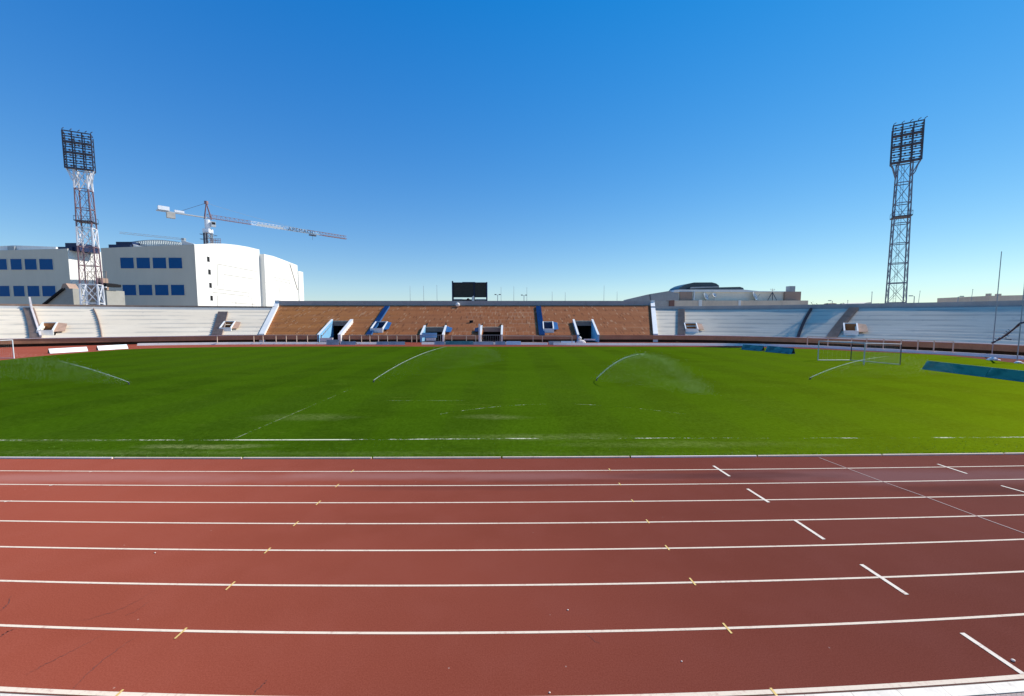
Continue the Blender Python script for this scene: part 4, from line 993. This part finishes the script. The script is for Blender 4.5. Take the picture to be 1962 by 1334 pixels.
# ------------------------------------------------------------------ tower crane
def crane():
    d0 = 170.0; X0 = XA(397, 420, d0); zj = ZA(417.5, d0)
    r = thing('tower_crane', 'red and white tower crane over the white hall building', 'crane', (X0, d0, 0))
    jd = Vector((.654,.756,0)).normalized(); nn = Vector((-jd.y, jd.x, 0))
    o = Vector((X0,d0,0))
    def lattice(m, a, b, w, h, n, ch=.14, di=.09, tri=False):
        a, b = Vector(a), Vector(b)
        d = (b-a).normalized(); 
        if abs(d.z) > .9: s1, s2 = nn*w/2, jd*w/2
        else: s1, s2 = nn*w/2, Vector((0,0,h))
        cor = [s1, -s1, s2*0+s2] if tri else [s1+s2, s1-s2, -s1-s2, -s1+s2]
        for c in cor: m.bar(a+c, b+c, ch)
        for i in range(n):
            p, q = a.lerp(b, i/n), a.lerp(b, (i+1)/n)
            for k in range(len(cor)):
                c0, c1 = cor[k], cor[(k+1)%len(cor)]; m.bar(p+c0, q+c1, di); m.bar(p+c0, p+c1, di)
        return m
    lattice(MB(), o, o+Vector((0,0,zj-6)), 2.4, 0, 18, .30, .2).build('mast', M['steel_grey'], r)
    MB().box((X0-1.3,d0-1.3,zj-6.2),(X0+1.3,d0+1.3,zj-4.6)).tube([o+Vector((0,0,zj-4.6)), o+Vector((0,0,zj-.8))], 1.0, 10).build('slewing_ring', M['steel_white'], r)
    c = o+jd*.9-nn*.6+Vector((0,0,zj-3.6)); cab = MB().fbox(c, jd*1.6, nn*-1.2, (0,0,2.1)).build('cab', M['galv'], r)
    MB().fbox(c+nn*-1.22+jd*.2+Vector((0,0,.9)), jd*1.2, nn*-.05, (0,0,.9)).build('window', M['black_void'], cab)
    ap = o+Vector((0,0,zj+6.0)); m = MB()
    for s in (-1,1):
        m.bar(o+nn*.7*s+jd*-.9+Vector((0,0,zj-.6)), ap+nn*.15*s, .26).bar(o+nn*.7*s+jd*1.5+Vector((0,0,zj-.6)), ap+nn*.15*s, .22)
    m.box((ap.x-.5,ap.y-.5,ap.z-.5),(ap.x+.5,ap.y+.5,ap.z+.8)); m.build('apex_frame', M['steel_red'], r)
    L = 60.0
    segs = [(0,16,'steel_red'),(16,28,'steel_white'),(28,46,'galv'),(46,L,'steel_red')]
    for a, b, mt in segs: lattice(MB(), o+jd*a+Vector((0,0,zj)), o+jd*b+Vector((0,0,zj)), 1.2, 1.5, int((b-a)/1.5), .14 if mt == 'steel_red' else .13, .07, True).build('jib', M[mt], r)
    m = MB()
    for s in (-1,1): m.bar(o+jd*48+nn*.6*s+Vector((0,0,zj)), o+jd*L+nn*.6*s+Vector((0,0,zj)), .27)
    m.bar(o+jd*40+Vector((0,0,zj+1.5)), o+jd*L+Vector((0,0,zj+1.5)), .24).build('jib_tip', M['steel_red'], r)
    # letter panels hung along the jib
    t = bpy.data.curves.new('sign_lettering', 'FONT'); t.body = 'APEMAOC'; t.size = 2.3; t.extrude = .05; t.align_x = 'LEFT'; t.space_character = 1.25
    tmp = bpy.data.objects.new('sign_lettering_curve', t); C.objects.link(tmp); bpy.context.view_layer.update()
    tme = bpy.data.meshes.new_from_object(tmp.evaluated_get(bpy.context.evaluated_depsgraph_get())); bpy.data.objects.remove(tmp)
    tme.name = 'sign_lettering'; tme.materials.clear(); tme.materials.append(M['steel_dark'])
    to = bpy.data.objects.new('sign_lettering', tme); C.objects.link(to)
    to.parent = r; pt = o+jd*31-nn*.9+Vector((0,0,zj-.25)); to.location = pt-o
    to.rotation_euler = (math.radians(90), 0, math.atan2(jd.y, jd.x))
    MB().fbox(o+jd*18-nn*.72+Vector((0,0,zj-.15)), jd*11.0, nn*.06, (0,0,.9)).build('banner', M['galv'], r)
    MB().fbox(o+jd*41-nn*.6+Vector((0,0,zj-1.0)), jd*3.2, nn*1.2, (0,0,.55)).bar(o+jd*42.5+Vector((0,0,zj-1)), o+jd*42.5+Vector((0,0,zj-3)), .08).build('trolley', M['steel_dark'], r)
    MB().bar(o+jd*-16.0+Vector((0,0,zj)), o+Vector((0,0,zj)), 1.2, .34).build('counter_jib', M['galv'], r)
    MB().fbox(o+jd*-15.5-nn*.9+Vector((0,0,zj+.3)), jd*3.4, nn*1.8, (0,0,1.5)).fbox(o+jd*-10.5-nn*.5+Vector((0,0,zj+.3)), jd*3, nn*1.0, (0,0,.8)).build('winch_house', M['steel_white'], r)
    MB().fbox(o+jd*-13-nn*.8+Vector((0,0,zj-2.3)), jd*2.6, nn*1.6, (0,0,2.1)).build('counterweight', M['concrete'], r)
    m = MB().bar(ap, o+jd*-9.5+Vector((0,0,zj+.5)), .12); m.build('rear_stay', M['steel_dark'], r)
    m = MB(); a, b = ap, o+jd*36+Vector((0,0,zj+1.6))
    prev = a
    for i in range(1, 13):
        q = a.lerp(b, i/12)-Vector((0,0,math.sin(math.pi*i/12)*.5)); m.bar(prev, q, .07); prev = q
    m.build('front_stay', M['steel_grey'], r)
    m = MB()
    for z in (zj-9, zj-7): 
        for a, b in (((-2,-2),(2.4,-2)),((2.4,-2),(2.4,2)),((2.4,2),(-2,2)),((-2,2),(-2,-2))): m.bar(o+Vector((*a,z)), o+Vector((*b,z)), .12)
    m.box((X0-.9,d0-1.6,zj-12),(X0+.7,d0-1.2,zj-6.5)); m.build('climbing_cage', M['steel_dark'], r)
    m = MB(); zr = ZA(467, d0)
    for i in range(7): m.bar(o+Vector((1.6+i*.7,-1,zr-3)), o+Vector((1.6+i*.7,-1,zr+1.9)), .12)
    for k in range(3): m.bar(o+Vector((1.6,-1,zr+.2+k*.8)), o+Vector((5.9,-1,zr+.2+k*.8)), .12)
    m.build('tie_frame', M['steel_red'], r)
crane()
d0 = 230.0
g = thing('tower_crane', 'distant pale crane whose thin jib shows above the hall roof', 'crane', tuple(P(352,600,d0)*1.0))
g.location.z = 0
a, b = P(229,447.5,d0), P(352,460,d0+18); m = MB()
m.bar(a, b, .18).bar(a+Vector((0,0,.9)), b+Vector((0,0,.9)), .14)
for i in range(30): m.bar(a.lerp(b, i/30)+Vector((0,0,.9*(i%2))), a.lerp(b, (i+1)/30)+Vector((0,0,.9*((i+1)%2))), .09)
m.build('jib', M['steel_grey'], g); MB().bar((b.x,b.y,0), b+Vector((0,0,1)), 1.6).build('mast', M['steel_grey'], g)

# ------------------------------------------------------------------ scoreboard
dd = 104.6
sb = thing('scoreboard', 'dark scoreboard panel standing on top of the brown stand', 'scoreboard', (XA(900,560,dd), dd, 0))
x0, x1, xm = XA(867,560,dd), XA(933,560,dd), XA(908.5,560,dd); zt_, zb0, zlow = ZA(541.5,dd), ZA(570,dd), ZA(578.5,dd)
for a, b in ((x0+.2,xm-.1),(xm+.1,x1-.2)): MB().box((a,dd-.05,zb0),(b,dd+.25,zt_-.2)).build('screen', M['screen_dark'], sb)
m = MB().box((x0-.12,dd-.25,zlow-1),(x0+.18,dd+.35,zt_+.38)).box((x1-.18,dd-.25,zlow-1),(x1+.12,dd+.35,zt_+.1)).box((x0+.2,dd-.22,zt_-.2),(x1-.2,dd+.3,zt_+.02)).box((xm-.1,dd-.2,zb0-.5),(xm+.1,dd+.3,zt_-.2)).box((x0+2.6,dd-.22,zt_+.02),(xm+.3,dd+.2,zt_+.12))
m.build('frame', M['navy'], sb)
m = MB().box((x0+.2,dd+.02,zlow-.6),(x1-.2,dd+.2,zb0-.5)); m.build('lower_panel', M['screen_dark'], sb)
m = MB().box((x0+.4,dd-.15,zb0-.62),(x0+2.6,dd+.0,zb0-.42)).box((xm+.4,dd-.15,zb0-.75),(x1-.4,dd,zb0-.42)); m.build('catwalk', M['steel_grey'], sb)
m = MB()
for x in (x0+.1, xm, x1-.1): m.bar((x,dd+.5,0),(x,dd+.5,zt_-.5),.3)
m.build('support_leg', M['steel_dark'], sb)
tag(MB().box((XA(906,572,103.5)-.25,103.3,ZA(578,103.5)),(XA(906,572,103.5)+.35,103.8,ZA(569,103.5))).prism([P(905,569,103.4),P(908,569,103.4),P(907,566.5,103.4)],(0,.3,0)).build('control_box', M['white_paint'], None, tuple(P(906,579,103.5))), 'small white box on the parapet in front of scoreboard', 'box')
tag(MB().box((XA(893,576,103),102.6,ZA(582,102.8)),(XA(900,576,103),103.1,ZA(575.5,102.8))).ball(P(897,574.5,102.9), .4, 8, 6).build('speaker_box', M['black_void'], None, tuple(P(897,582,102.8))), 'black box on the parapet below the scoreboard screen', 'box')

# poles on the rim of the central stand
FP = 'thin poles along the rim of the stands'
def pole(x, yt, dist, zb, label, rad=.05, mat='steel_grey', lean=0):
    X = XA(x, yt, dist); z = ZA(yt, dist)
    g = thing('flagpole', label, 'pole', (X-lean, dist, zb), FP)
    MB().tube([(X-lean,dist,zb),(X,dist,z)], [rad*1.2, rad*.7], 8).build('shaft', M[mat], g)
    MB().ball((X,dist,z+.04), rad*1.5, 8, 5).build('finial', M[mat], g)
zr = 9.5
for x, yt, lab in ((785.5,549,'leftmost of the thin poles left of the scoreboard'),(811.5,548.5,'middle one of three thin poles left of scoreboard'),(837,547,'thin pole nearest the scoreboard on its left'),
        (960,551,'thin pole just right of the first double street lamp'),(984.5,550,'thin pole midway between the two double street lamps'),(1009.5,551.5,'thin pole just right of the second double street lamp'),
        (1058,560,'first short thin pole above the right blue aisle, right side'),(1083,561,'short faint pole second to the right of right blue aisle'),(1157.5,548,'tall thin pole above the rightmost tunnel'),(1182.5,560,'short thin pole next to the grey sloping wall')):
    pole(x, yt, 103.9, zr, lab, .04)
pole(1671, 560, 150, 0, 'thin mast rising from the low distant building', .12)
pole(1624.5, 576, 150, 0, 'short thin mast left of low distant building', .10)
pole(1763, 558, 112, 0, 'thin bent pole right of the dark floodlight mast', .06, lean=.9)
pole(1864, 555, 112, 0, 'thin leaning pole left of the battlemented building', .07, lean=.8)
SL = 'street lamps beyond the stands'
def lamp_post(x, yt, dist, arm, label):
    X, z = XA(x, yt, dist), ZA(yt, dist); g = thing('street_lamp', label, 'street lamp', (X, dist, 0), SL)
    MB().tube([(X,dist,0),(X,dist,z)], [.14,.09], 8).build('post', M['steel_grey'], g)
    for s in ((-1,1) if arm == 0 else (arm,)):
        e = (1.0 if arm == 0 else 1.5)*s
        MB().bar((X,dist,z),(X+e*.5,dist,z+.1),.09).build('arm', M['steel_grey'], g)
        MB().box((min(X+e*.4,X+e),dist-.2,z+.02),(max(X+e*.4,X+e),dist+.2,z+.28)).build('lamp_head', M['steel_dark'] if arm == 0 else M['steel_grey'], g)
lamp_post(953.5, 565.5, 130, 0, 'left double headed street lamp right of the scoreboard')
lamp_post(1004, 566.5, 130, 0, 'right double headed street lamp right of the scoreboard')
lamp_post(1752, 568, 118, -1, 'grey street lamp with its arm pointing left by dark mast')
lamp_post(1836, 569, 118, 1, 'grey street lamp with its arm pointing right')
lamp_post(1625.0-0, 569, 190, -1, 'tiny distant street lamp left of the low building') if False else None
lamp_post(1595, 577, 150, -1, 'small distant lamp left of the boxy tank')

# ------------------------------------------------------------------ beige building right of centre
dd = 140.0
bb = thing('sports_hall', 'beige flat roofed hall with dark domed skylights behind the right stand', 'building', (XA(1400,570,dd), dd, 0))
bx = lambda x: XA(x, 570, dd)
def blk(x0, x1, yt, yb, mat, name, d0=0, d1=8, parent=None):
    return MB().box((bx(x0), dd+d0, ZA(yb, dd) if yb < 600 else 0), (bx(x1), dd+d1, ZA(yt, dd))).build(name, M[mat], parent or bb)
blk(1284, 1549, 576, 700, 'beige', 'wall', 0, 26)
blk(1252, 1284, 577, 700, 'concrete', 'side_wall', .05, 20)
blk(1282, 1291.5, 573, 700, 'red_block', 'stair_block', -.5, 3)
blk(1292, 1508, 558.5, 577, 'beige_light', 'upper_wall', 2, 24)
blk(1306, 1329, 558.8, 577, 'brown_block', 'plant_block', 1.2, 6)
blk(1508, 1538.5, 558.5, 577, 'brown_block', 'stair_tower', 1, 10)
m = MB().prism([P(1290,560,dd+1.6),P(1292,556,dd+1.6),P(1300,555,dd+1.6),P(1425,555,dd+1.6),P(1455,558,dd+1.6),P(1508,558.5,dd+1.6),P(1508,560.3,dd+1.6),P(1440,560.0,dd+1.6),P(1306,559.3,dd+1.6)], (0,22,0)); m.build('roof_edge', M['white_paint'], bb)
MB().prism([P(1299,555.5,dd+4),P(1304,550,dd+4),P(1312,545.8,dd+4),P(1322,543,dd+4),P(1330,541.4,dd+4),P(1364,541.2,dd+4),P(1372,543.2,dd+4),P(1377.5,547,dd+4),P(1378,555.5,dd+4)], (0,9,0)).build('skylight', M['dark_roof'], bb)
MB().prism([P(1323,555.5,dd+2.4),P(1322.5,552,dd+2.4),P(1400,550.2,dd+2.4),P(1418,549.8,dd+2.4),P(1424.5,552,dd+2.4),P(1425,555.5,dd+2.4)], (0,3,0)).build('skylight', M['dark_roof'], bb)
MB().prism([P(1322,553,dd+2.2),P(1324,550,dd+2.2),P(1378,549,dd+2.2),P(1378,550.6,dd+2.2),P(1330,552.6,dd+2.2)], (0,.2,0)).build('flashing', M['steel_grey'], bb)
blk(1338.5, 1344.0, 575, 592, 'white_paint', 'pillar', -.6, 0)
blk(1414.5, 1418, 575.5, 592, 'white_paint', 'pillar', -.6, 0)
MB().prism([P(1328.5,575,dd+.8),P(1330.5,558.5,dd+.8),P(1332,558.5,dd+.8),P(1331,575,dd+.8)], (0,.6,0)).build('pillar', M['white_paint'], bb)
for x in (1368,1387.5,1422.5,1444.5,1464.5): blk(x, x+10, 587, 590.8, 'black_void', 'vent', -.12, .1)
blk(1523.5, 1534.5, 547, 558.5, 'steel_grey', 'water_tank', 3, 5)
# aerials and dishes on the ledge
def dish(x, y, r, label, tilt):
    p = P(x, y, dd+.9); g = thing('satellite_dish', label, 'dish', (p.x, p.y, ZA(576,dd)), 'dishes on the beige hall')
    m = MB(); n = 14; ax = Vector((math.sin(tilt), -1.0, .5)).normalized(); u = ax.cross(Vector((0,0,1))).normalized(); v = u.cross(ax)
    rings = [(0,-.28*r),(.4*r,-.22*r),(.75*r,-.1*r),(r,0.0),(r*.97,-.03)]
    o0 = len(m.v)
    for rr, h in rings:
        for k in range(n): m.v.append(p+(u*math.cos(2*math.pi*k/n)+v*math.sin(2*math.pi*k/n))*rr+ax*h)
    for i in range(len(rings)-1):
        for k in range(n): m.f.append([o0+i*n+k,o0+i*n+(k+1)%n,o0+(i+1)*n+(k+1)%n,o0+(i+1)*n+k]); m.m.append(0)
    m.build('reflector', M['white_paint'], g)
    MB().bar((p.x,p.y+.2,ZA(576,dd)), p, .14).build('mount', M['steel_grey'], g)
    MB().bar(p-v*r*.6, p+ax*r*1.0, .07).build('feed_arm', M['steel_dark'], g)
dish(1353, 567.5, 1.35, 'white dish left of the cluttered ledge on beige hall', .9)
dish(1369, 565, .8, 'small white dish right of the leftmost dish', .4)
dish(1447, 567, 1.6, 'large tilted white dish at the middle of the ledge', 1.0)
g = thing('aerial_mast', 'dark tripod aerial mast on the beige hall ledge', 'aerial', (bx(1481), dd+.8, ZA(576,dd)))
m = MB(); t0 = P(1480,560,dd+.8)
for x in (1471,1480,1488): m.bar(P(x,575.5,dd+.8), t0, .16)
m.build('tripod', M['steel_dark'], g); m = MB().bar(t0, P(1480.5,553,dd+.8), .14).bar(P(1477,556,dd+.8), P(1484,556,dd+.8), .12).bar(P(1477,556,dd+.8),P(1477,553.5,dd+.8),.12).bar(P(1484,556,dd+.8),P(1484,553.5,dd+.8),.12); m.build('antenna', M['beige_light'], g)
# grey wall climbing behind the end of the central stand
sw = thing('ramp_wall', 'grey wall that climbs to the right behind the brown stand', 'wall', tuple(P(1200,600,118)*1.0)); sw.location.z = 0
d1 = 116.0
MB().prism([P(1195,592,d1),P(1199,575,d1),P(1201,574,d1),P(1246,563.5,d1),P(1283,557.5,d1),P(1291,560.5,d1),P(1300,561,d1),P(1300,574.5,d1),P(1252,578,d1),P(1252,600,d1),P(1195,600,d1)], (0,2.5,0)).build('wall_panel', M['grey_parapet'], sw)
MB().bar(P(1245,564,d1-.1), P(1247,578,d1-.1), .12).build('joint', M['steel_dark'], sw)

# low distant buildings, right
g = thing('distant_building', 'low pale distant building on the skyline left of dark mast', 'building', (XA(1655,584,150),150,0))
MB().prism([P(1631,590,150),P(1631.5,583,150),P(1656,581.8,150),P(1660,580,150),P(1669,579,150),P(1669,590,150)], (0,12,0)).build('wall', M['beige_light'], g)
MB().prism([P(1671,583,151),P(1684,581,151),P(1681.5,590,151),P(1671,590,151)], (0,8,0)).build('wall', M['concrete'], g)
MB().box((XA(1627,587,149),149,ZA(588.5,149)),(XA(1695,587,149),149.9,ZA(586.3,149))).build('roof_edge', M['brown_block'], g)
g = thing('water_tank', 'boxy tan tank on the skyline left of low distant building', 'tank', (XA(1599,584,150),150,0))
MB().prism([P(1594,590,150),P(1594,582.5,150),P(1596,581,150),P(1602.5,581.5,150),P(1604,583,150),P(1604,590,150)], (0,4,0)).build('body', M['tan_paint'], g)
MB().box((XA(1594,590,150),150.2,0),(XA(1604,590,150),153.5,ZA(589.9,150))).build('base', M['concrete'], g)
for i, (x, s, lab) in enumerate(((1555,.9,'small dark shrub top right of the beige hall'),(1561.5,.7,'low dark shrub next to the shrub by beige hall'),(1584.5,.8,'lone dark shrub left of the boxy tan tank'),(1612,.8,'dark shrub just right of the boxy tan tank'),(1616,.9,'taller dark shrub right of the boxy tan tank'))):
    dS = 118.0; z0 = ZA(588.5, dS); g = thing('shrub', lab, 'shrub', (XA(x,588,dS), dS, 0), 'shrub tops beyond the right stand'); R = random.Random(i)
    m = MB()
    for _ in range(130):
        c = Vector((XA(x,588,dS)+R.gauss(0,.42*s), dS+R.gauss(0,.42), z0-.5+abs(R.gauss(0,.75*s)))); v = [c+Vector((R.uniform(-1,1),R.uniform(-1,1),R.uniform(-1,1)))*.28 for _ in range(3)]; m.add(v, [(0,1,2)])
    m.build('crown', plain('dark_leaf', rgb(.05,.07,.05), .8) if 'dark_leaf' not in bpy.data.materials else bpy.data.materials['dark_leaf'], g)
    MB().tube([(XA(x,588,dS),dS,0),(XA(x,588,dS),dS,z0)], [.18,.07], 6).build('trunk', M['brown_block'], g)
g = thing('distant_building', 'tan building with small corner battlements at the right edge', 'building', (XA(1930,575,115),115,0))
dd2 = 115.0
MB().prism([P(1894,590,dd2),P(1895.5,567,dd2),P(1917,566.5,dd2),P(1990,565,dd2),P(1990,590,dd2)], (0,14,0)).build('wall', M['beige'], g)
MB().box((XA(1896,566,dd2),dd2-.1,ZA(568,dd2)),(XA(1899,566,dd2),dd2+1,ZA(562.5,dd2))).box((XA(1914,566,dd2),dd2-.1,ZA(567.5,dd2)),(XA(1918,566,dd2),dd2+1,ZA(563,dd2))).build('battlement', M['beige'], g)
MB().box((XA(1894,566,dd2),dd2,0),(XA(1990,566,dd2),dd2+14,ZA(590.2,dd2))).build('base', M['concrete'], g)

# ------------------------------------------------------------------ throwing cage at the right edge
cg = thing('throwing_cage', 'tall poles with a bundled dark net by the right stand', 'cage', tuple(G(1930,688)))
p1 = G(1900.5,682); p2 = G(1948.5,693.5)
def along(p, y): # height of photo row y above p
    return CH + (ray(CX,y).z/ray(CX,y).y)*p.y
h1, h2 = along(p1,482), along(p2,530)
MB().tube([p1, p1+Vector((0,0,h1))], [.06,.04], 8).build('pole', M['steel_grey'], cg)
MB().tube([p2, p2+Vector((0,0,h2))], [.06,.04], 8).build('pole', M['steel_grey'], cg)
a = p1+Vector((-.1,0,along(p1,657))); b = p2+Vector((0,0,along(p2,619))); c = p2+Vector((1.6,-.6,along(p2,615)))
pts = [a.lerp(b, i/16)-Vector((0,0,.25*math.sin(math.pi*i/16))) for i in range(17)]+[b.lerp(c, .5)+Vector((0,0,.1)), c]
R = random.Random(2)
m = MB().tube(pts, [.07+.06*R.random() for _ in pts], 7)
for q in pts[2:12]:
    for _ in range(4): m.bar(q, q+Vector((R.uniform(-.5,.5),R.uniform(-.2,.2),R.uniform(-.2,.35))), .035)
m.build('net_bundle', M['steel_dark'], cg)
a = a.lerp(b, .25); b = p2+Vector((0,0,along(p2,652))); m = MB().bar(a, b, .03); m.bar(a.lerp(b,.35), a.lerp(b,.62), .13); m.build('rope', M['steel_dark'], cg)
for x, y, s, lab in ((1902,690.5,.8,'larger white sack heap beside the right track edge'),(1951,696.5,.5,'small white sack at the foot of right cage pole')):
    q = G(x, y); m = MB().ball(q+Vector((0,0,.12)), .75*s, 12, 6, (1.0,.6,.42)).ball(q+Vector((-.5*s,0,.06)), .5*s, 10, 6, (1,.6,.35)).ball(q+Vector((.6*s,-.1,.04)), .45*s, 10, 6, (1,.6,.3))
    tag(m.build('sandbag', M['sandbag'], None, tuple(q), True), lab, 'sandbag', 'white sacks by the right track edge')

# ------------------------------------------------------------------ light, sky, camera
AZ, EL = math.radians(70), math.radians(42)
s = Vector((math.sin(AZ)*math.cos(EL), math.cos(AZ)*math.cos(EL), math.sin(EL)))
sl = bpy.data.lights.new('sun', 'SUN'); sl.energy = 4.6; sl.angle = math.radians(.53); sl.color = (1.0,.94,.84)
so = bpy.data.objects.new('sun', sl); C.objects.link(so); so.rotation_euler = s.to_track_quat('Z', 'Y').to_euler(); so.location = (0,0,80)
w = bpy.data.worlds.new('World'); sc.world = w; w.use_nodes = True; nt = w.node_tree; nt.nodes.clear()
sky = nt.nodes.new('ShaderNodeTexSky'); sky.sky_type = 'NISHITA'; sky.sun_disc = False; sky.sun_elevation = EL; sky.sun_rotation = AZ
sky.altitude = 0; sky.air_density = 1.0; sky.dust_density = 0.0; sky.ozone_density = 1.8
bg = nt.nodes.new('ShaderNodeBackground'); bg.inputs[1].default_value = .14
hs = nt.nodes.new('ShaderNodeHueSaturation'); hs.inputs['Saturation'].default_value = 1.46; nt.links.new(sky.outputs[0], hs.inputs['Color'])
ou = nt.nodes.new('ShaderNodeOutputWorld'); tn = nt.nodes.new('ShaderNodeMix'); tn.data_type = 'RGBA'; tn.blend_type = 'MULTIPLY'; tn.inputs[0].default_value = 1.0; tn.inputs[7].default_value = (1.28,1.28,1.66,1); nt.links.new(hs.outputs[0], tn.inputs[6]); sp = nt.nodes.new('ShaderNodeSeparateColor'); cb = nt.nodes.new('ShaderNodeCombineColor'); nt.links.new(tn.outputs[2], sp.inputs[0])
for ch, (ex, k) in enumerate(((.72, .78), (.72, .92), (.45, 1.70))):
    pw = nt.nodes.new('ShaderNodeMath'); pw.operation = 'POWER'; pw.inputs[1].default_value = ex; nt.links.new(sp.outputs[ch], pw.inputs[0])
    ml = nt.nodes.new('ShaderNodeMath'); ml.operation = 'MULTIPLY'; ml.inputs[1].default_value = k; nt.links.new(pw.outputs[0], ml.inputs[0]); nt.links.new(ml.outputs[0], cb.inputs[ch])
nt.links.new(cb.outputs[0], bg.inputs[0]); nt.links.new(bg.outputs[0], ou.inputs[0])
cam = bpy.data.cameras.new('camera'); co = bpy.data.objects.new('camera', cam); C.objects.link(co)
co.location = (0,0,CH); co.rotation_euler = (math.radians(90)-TH, 0, 0)
cam.sensor_fit = 'HORIZONTAL'; cam.sensor_width = 36; cam.lens = 36*FPX/IW; cam.clip_end = 6000; cam.clip_start = .1
sc.camera = co
sc.view_settings.view_transform = 'Standard'; sc.view_settings.look = 'None'; sc.view_settings.exposure = 0.3; sc.view_settings.gamma = 1.0
sc.cycles.use_denoising = True; sc.cycles.transparent_max_bounces = 24
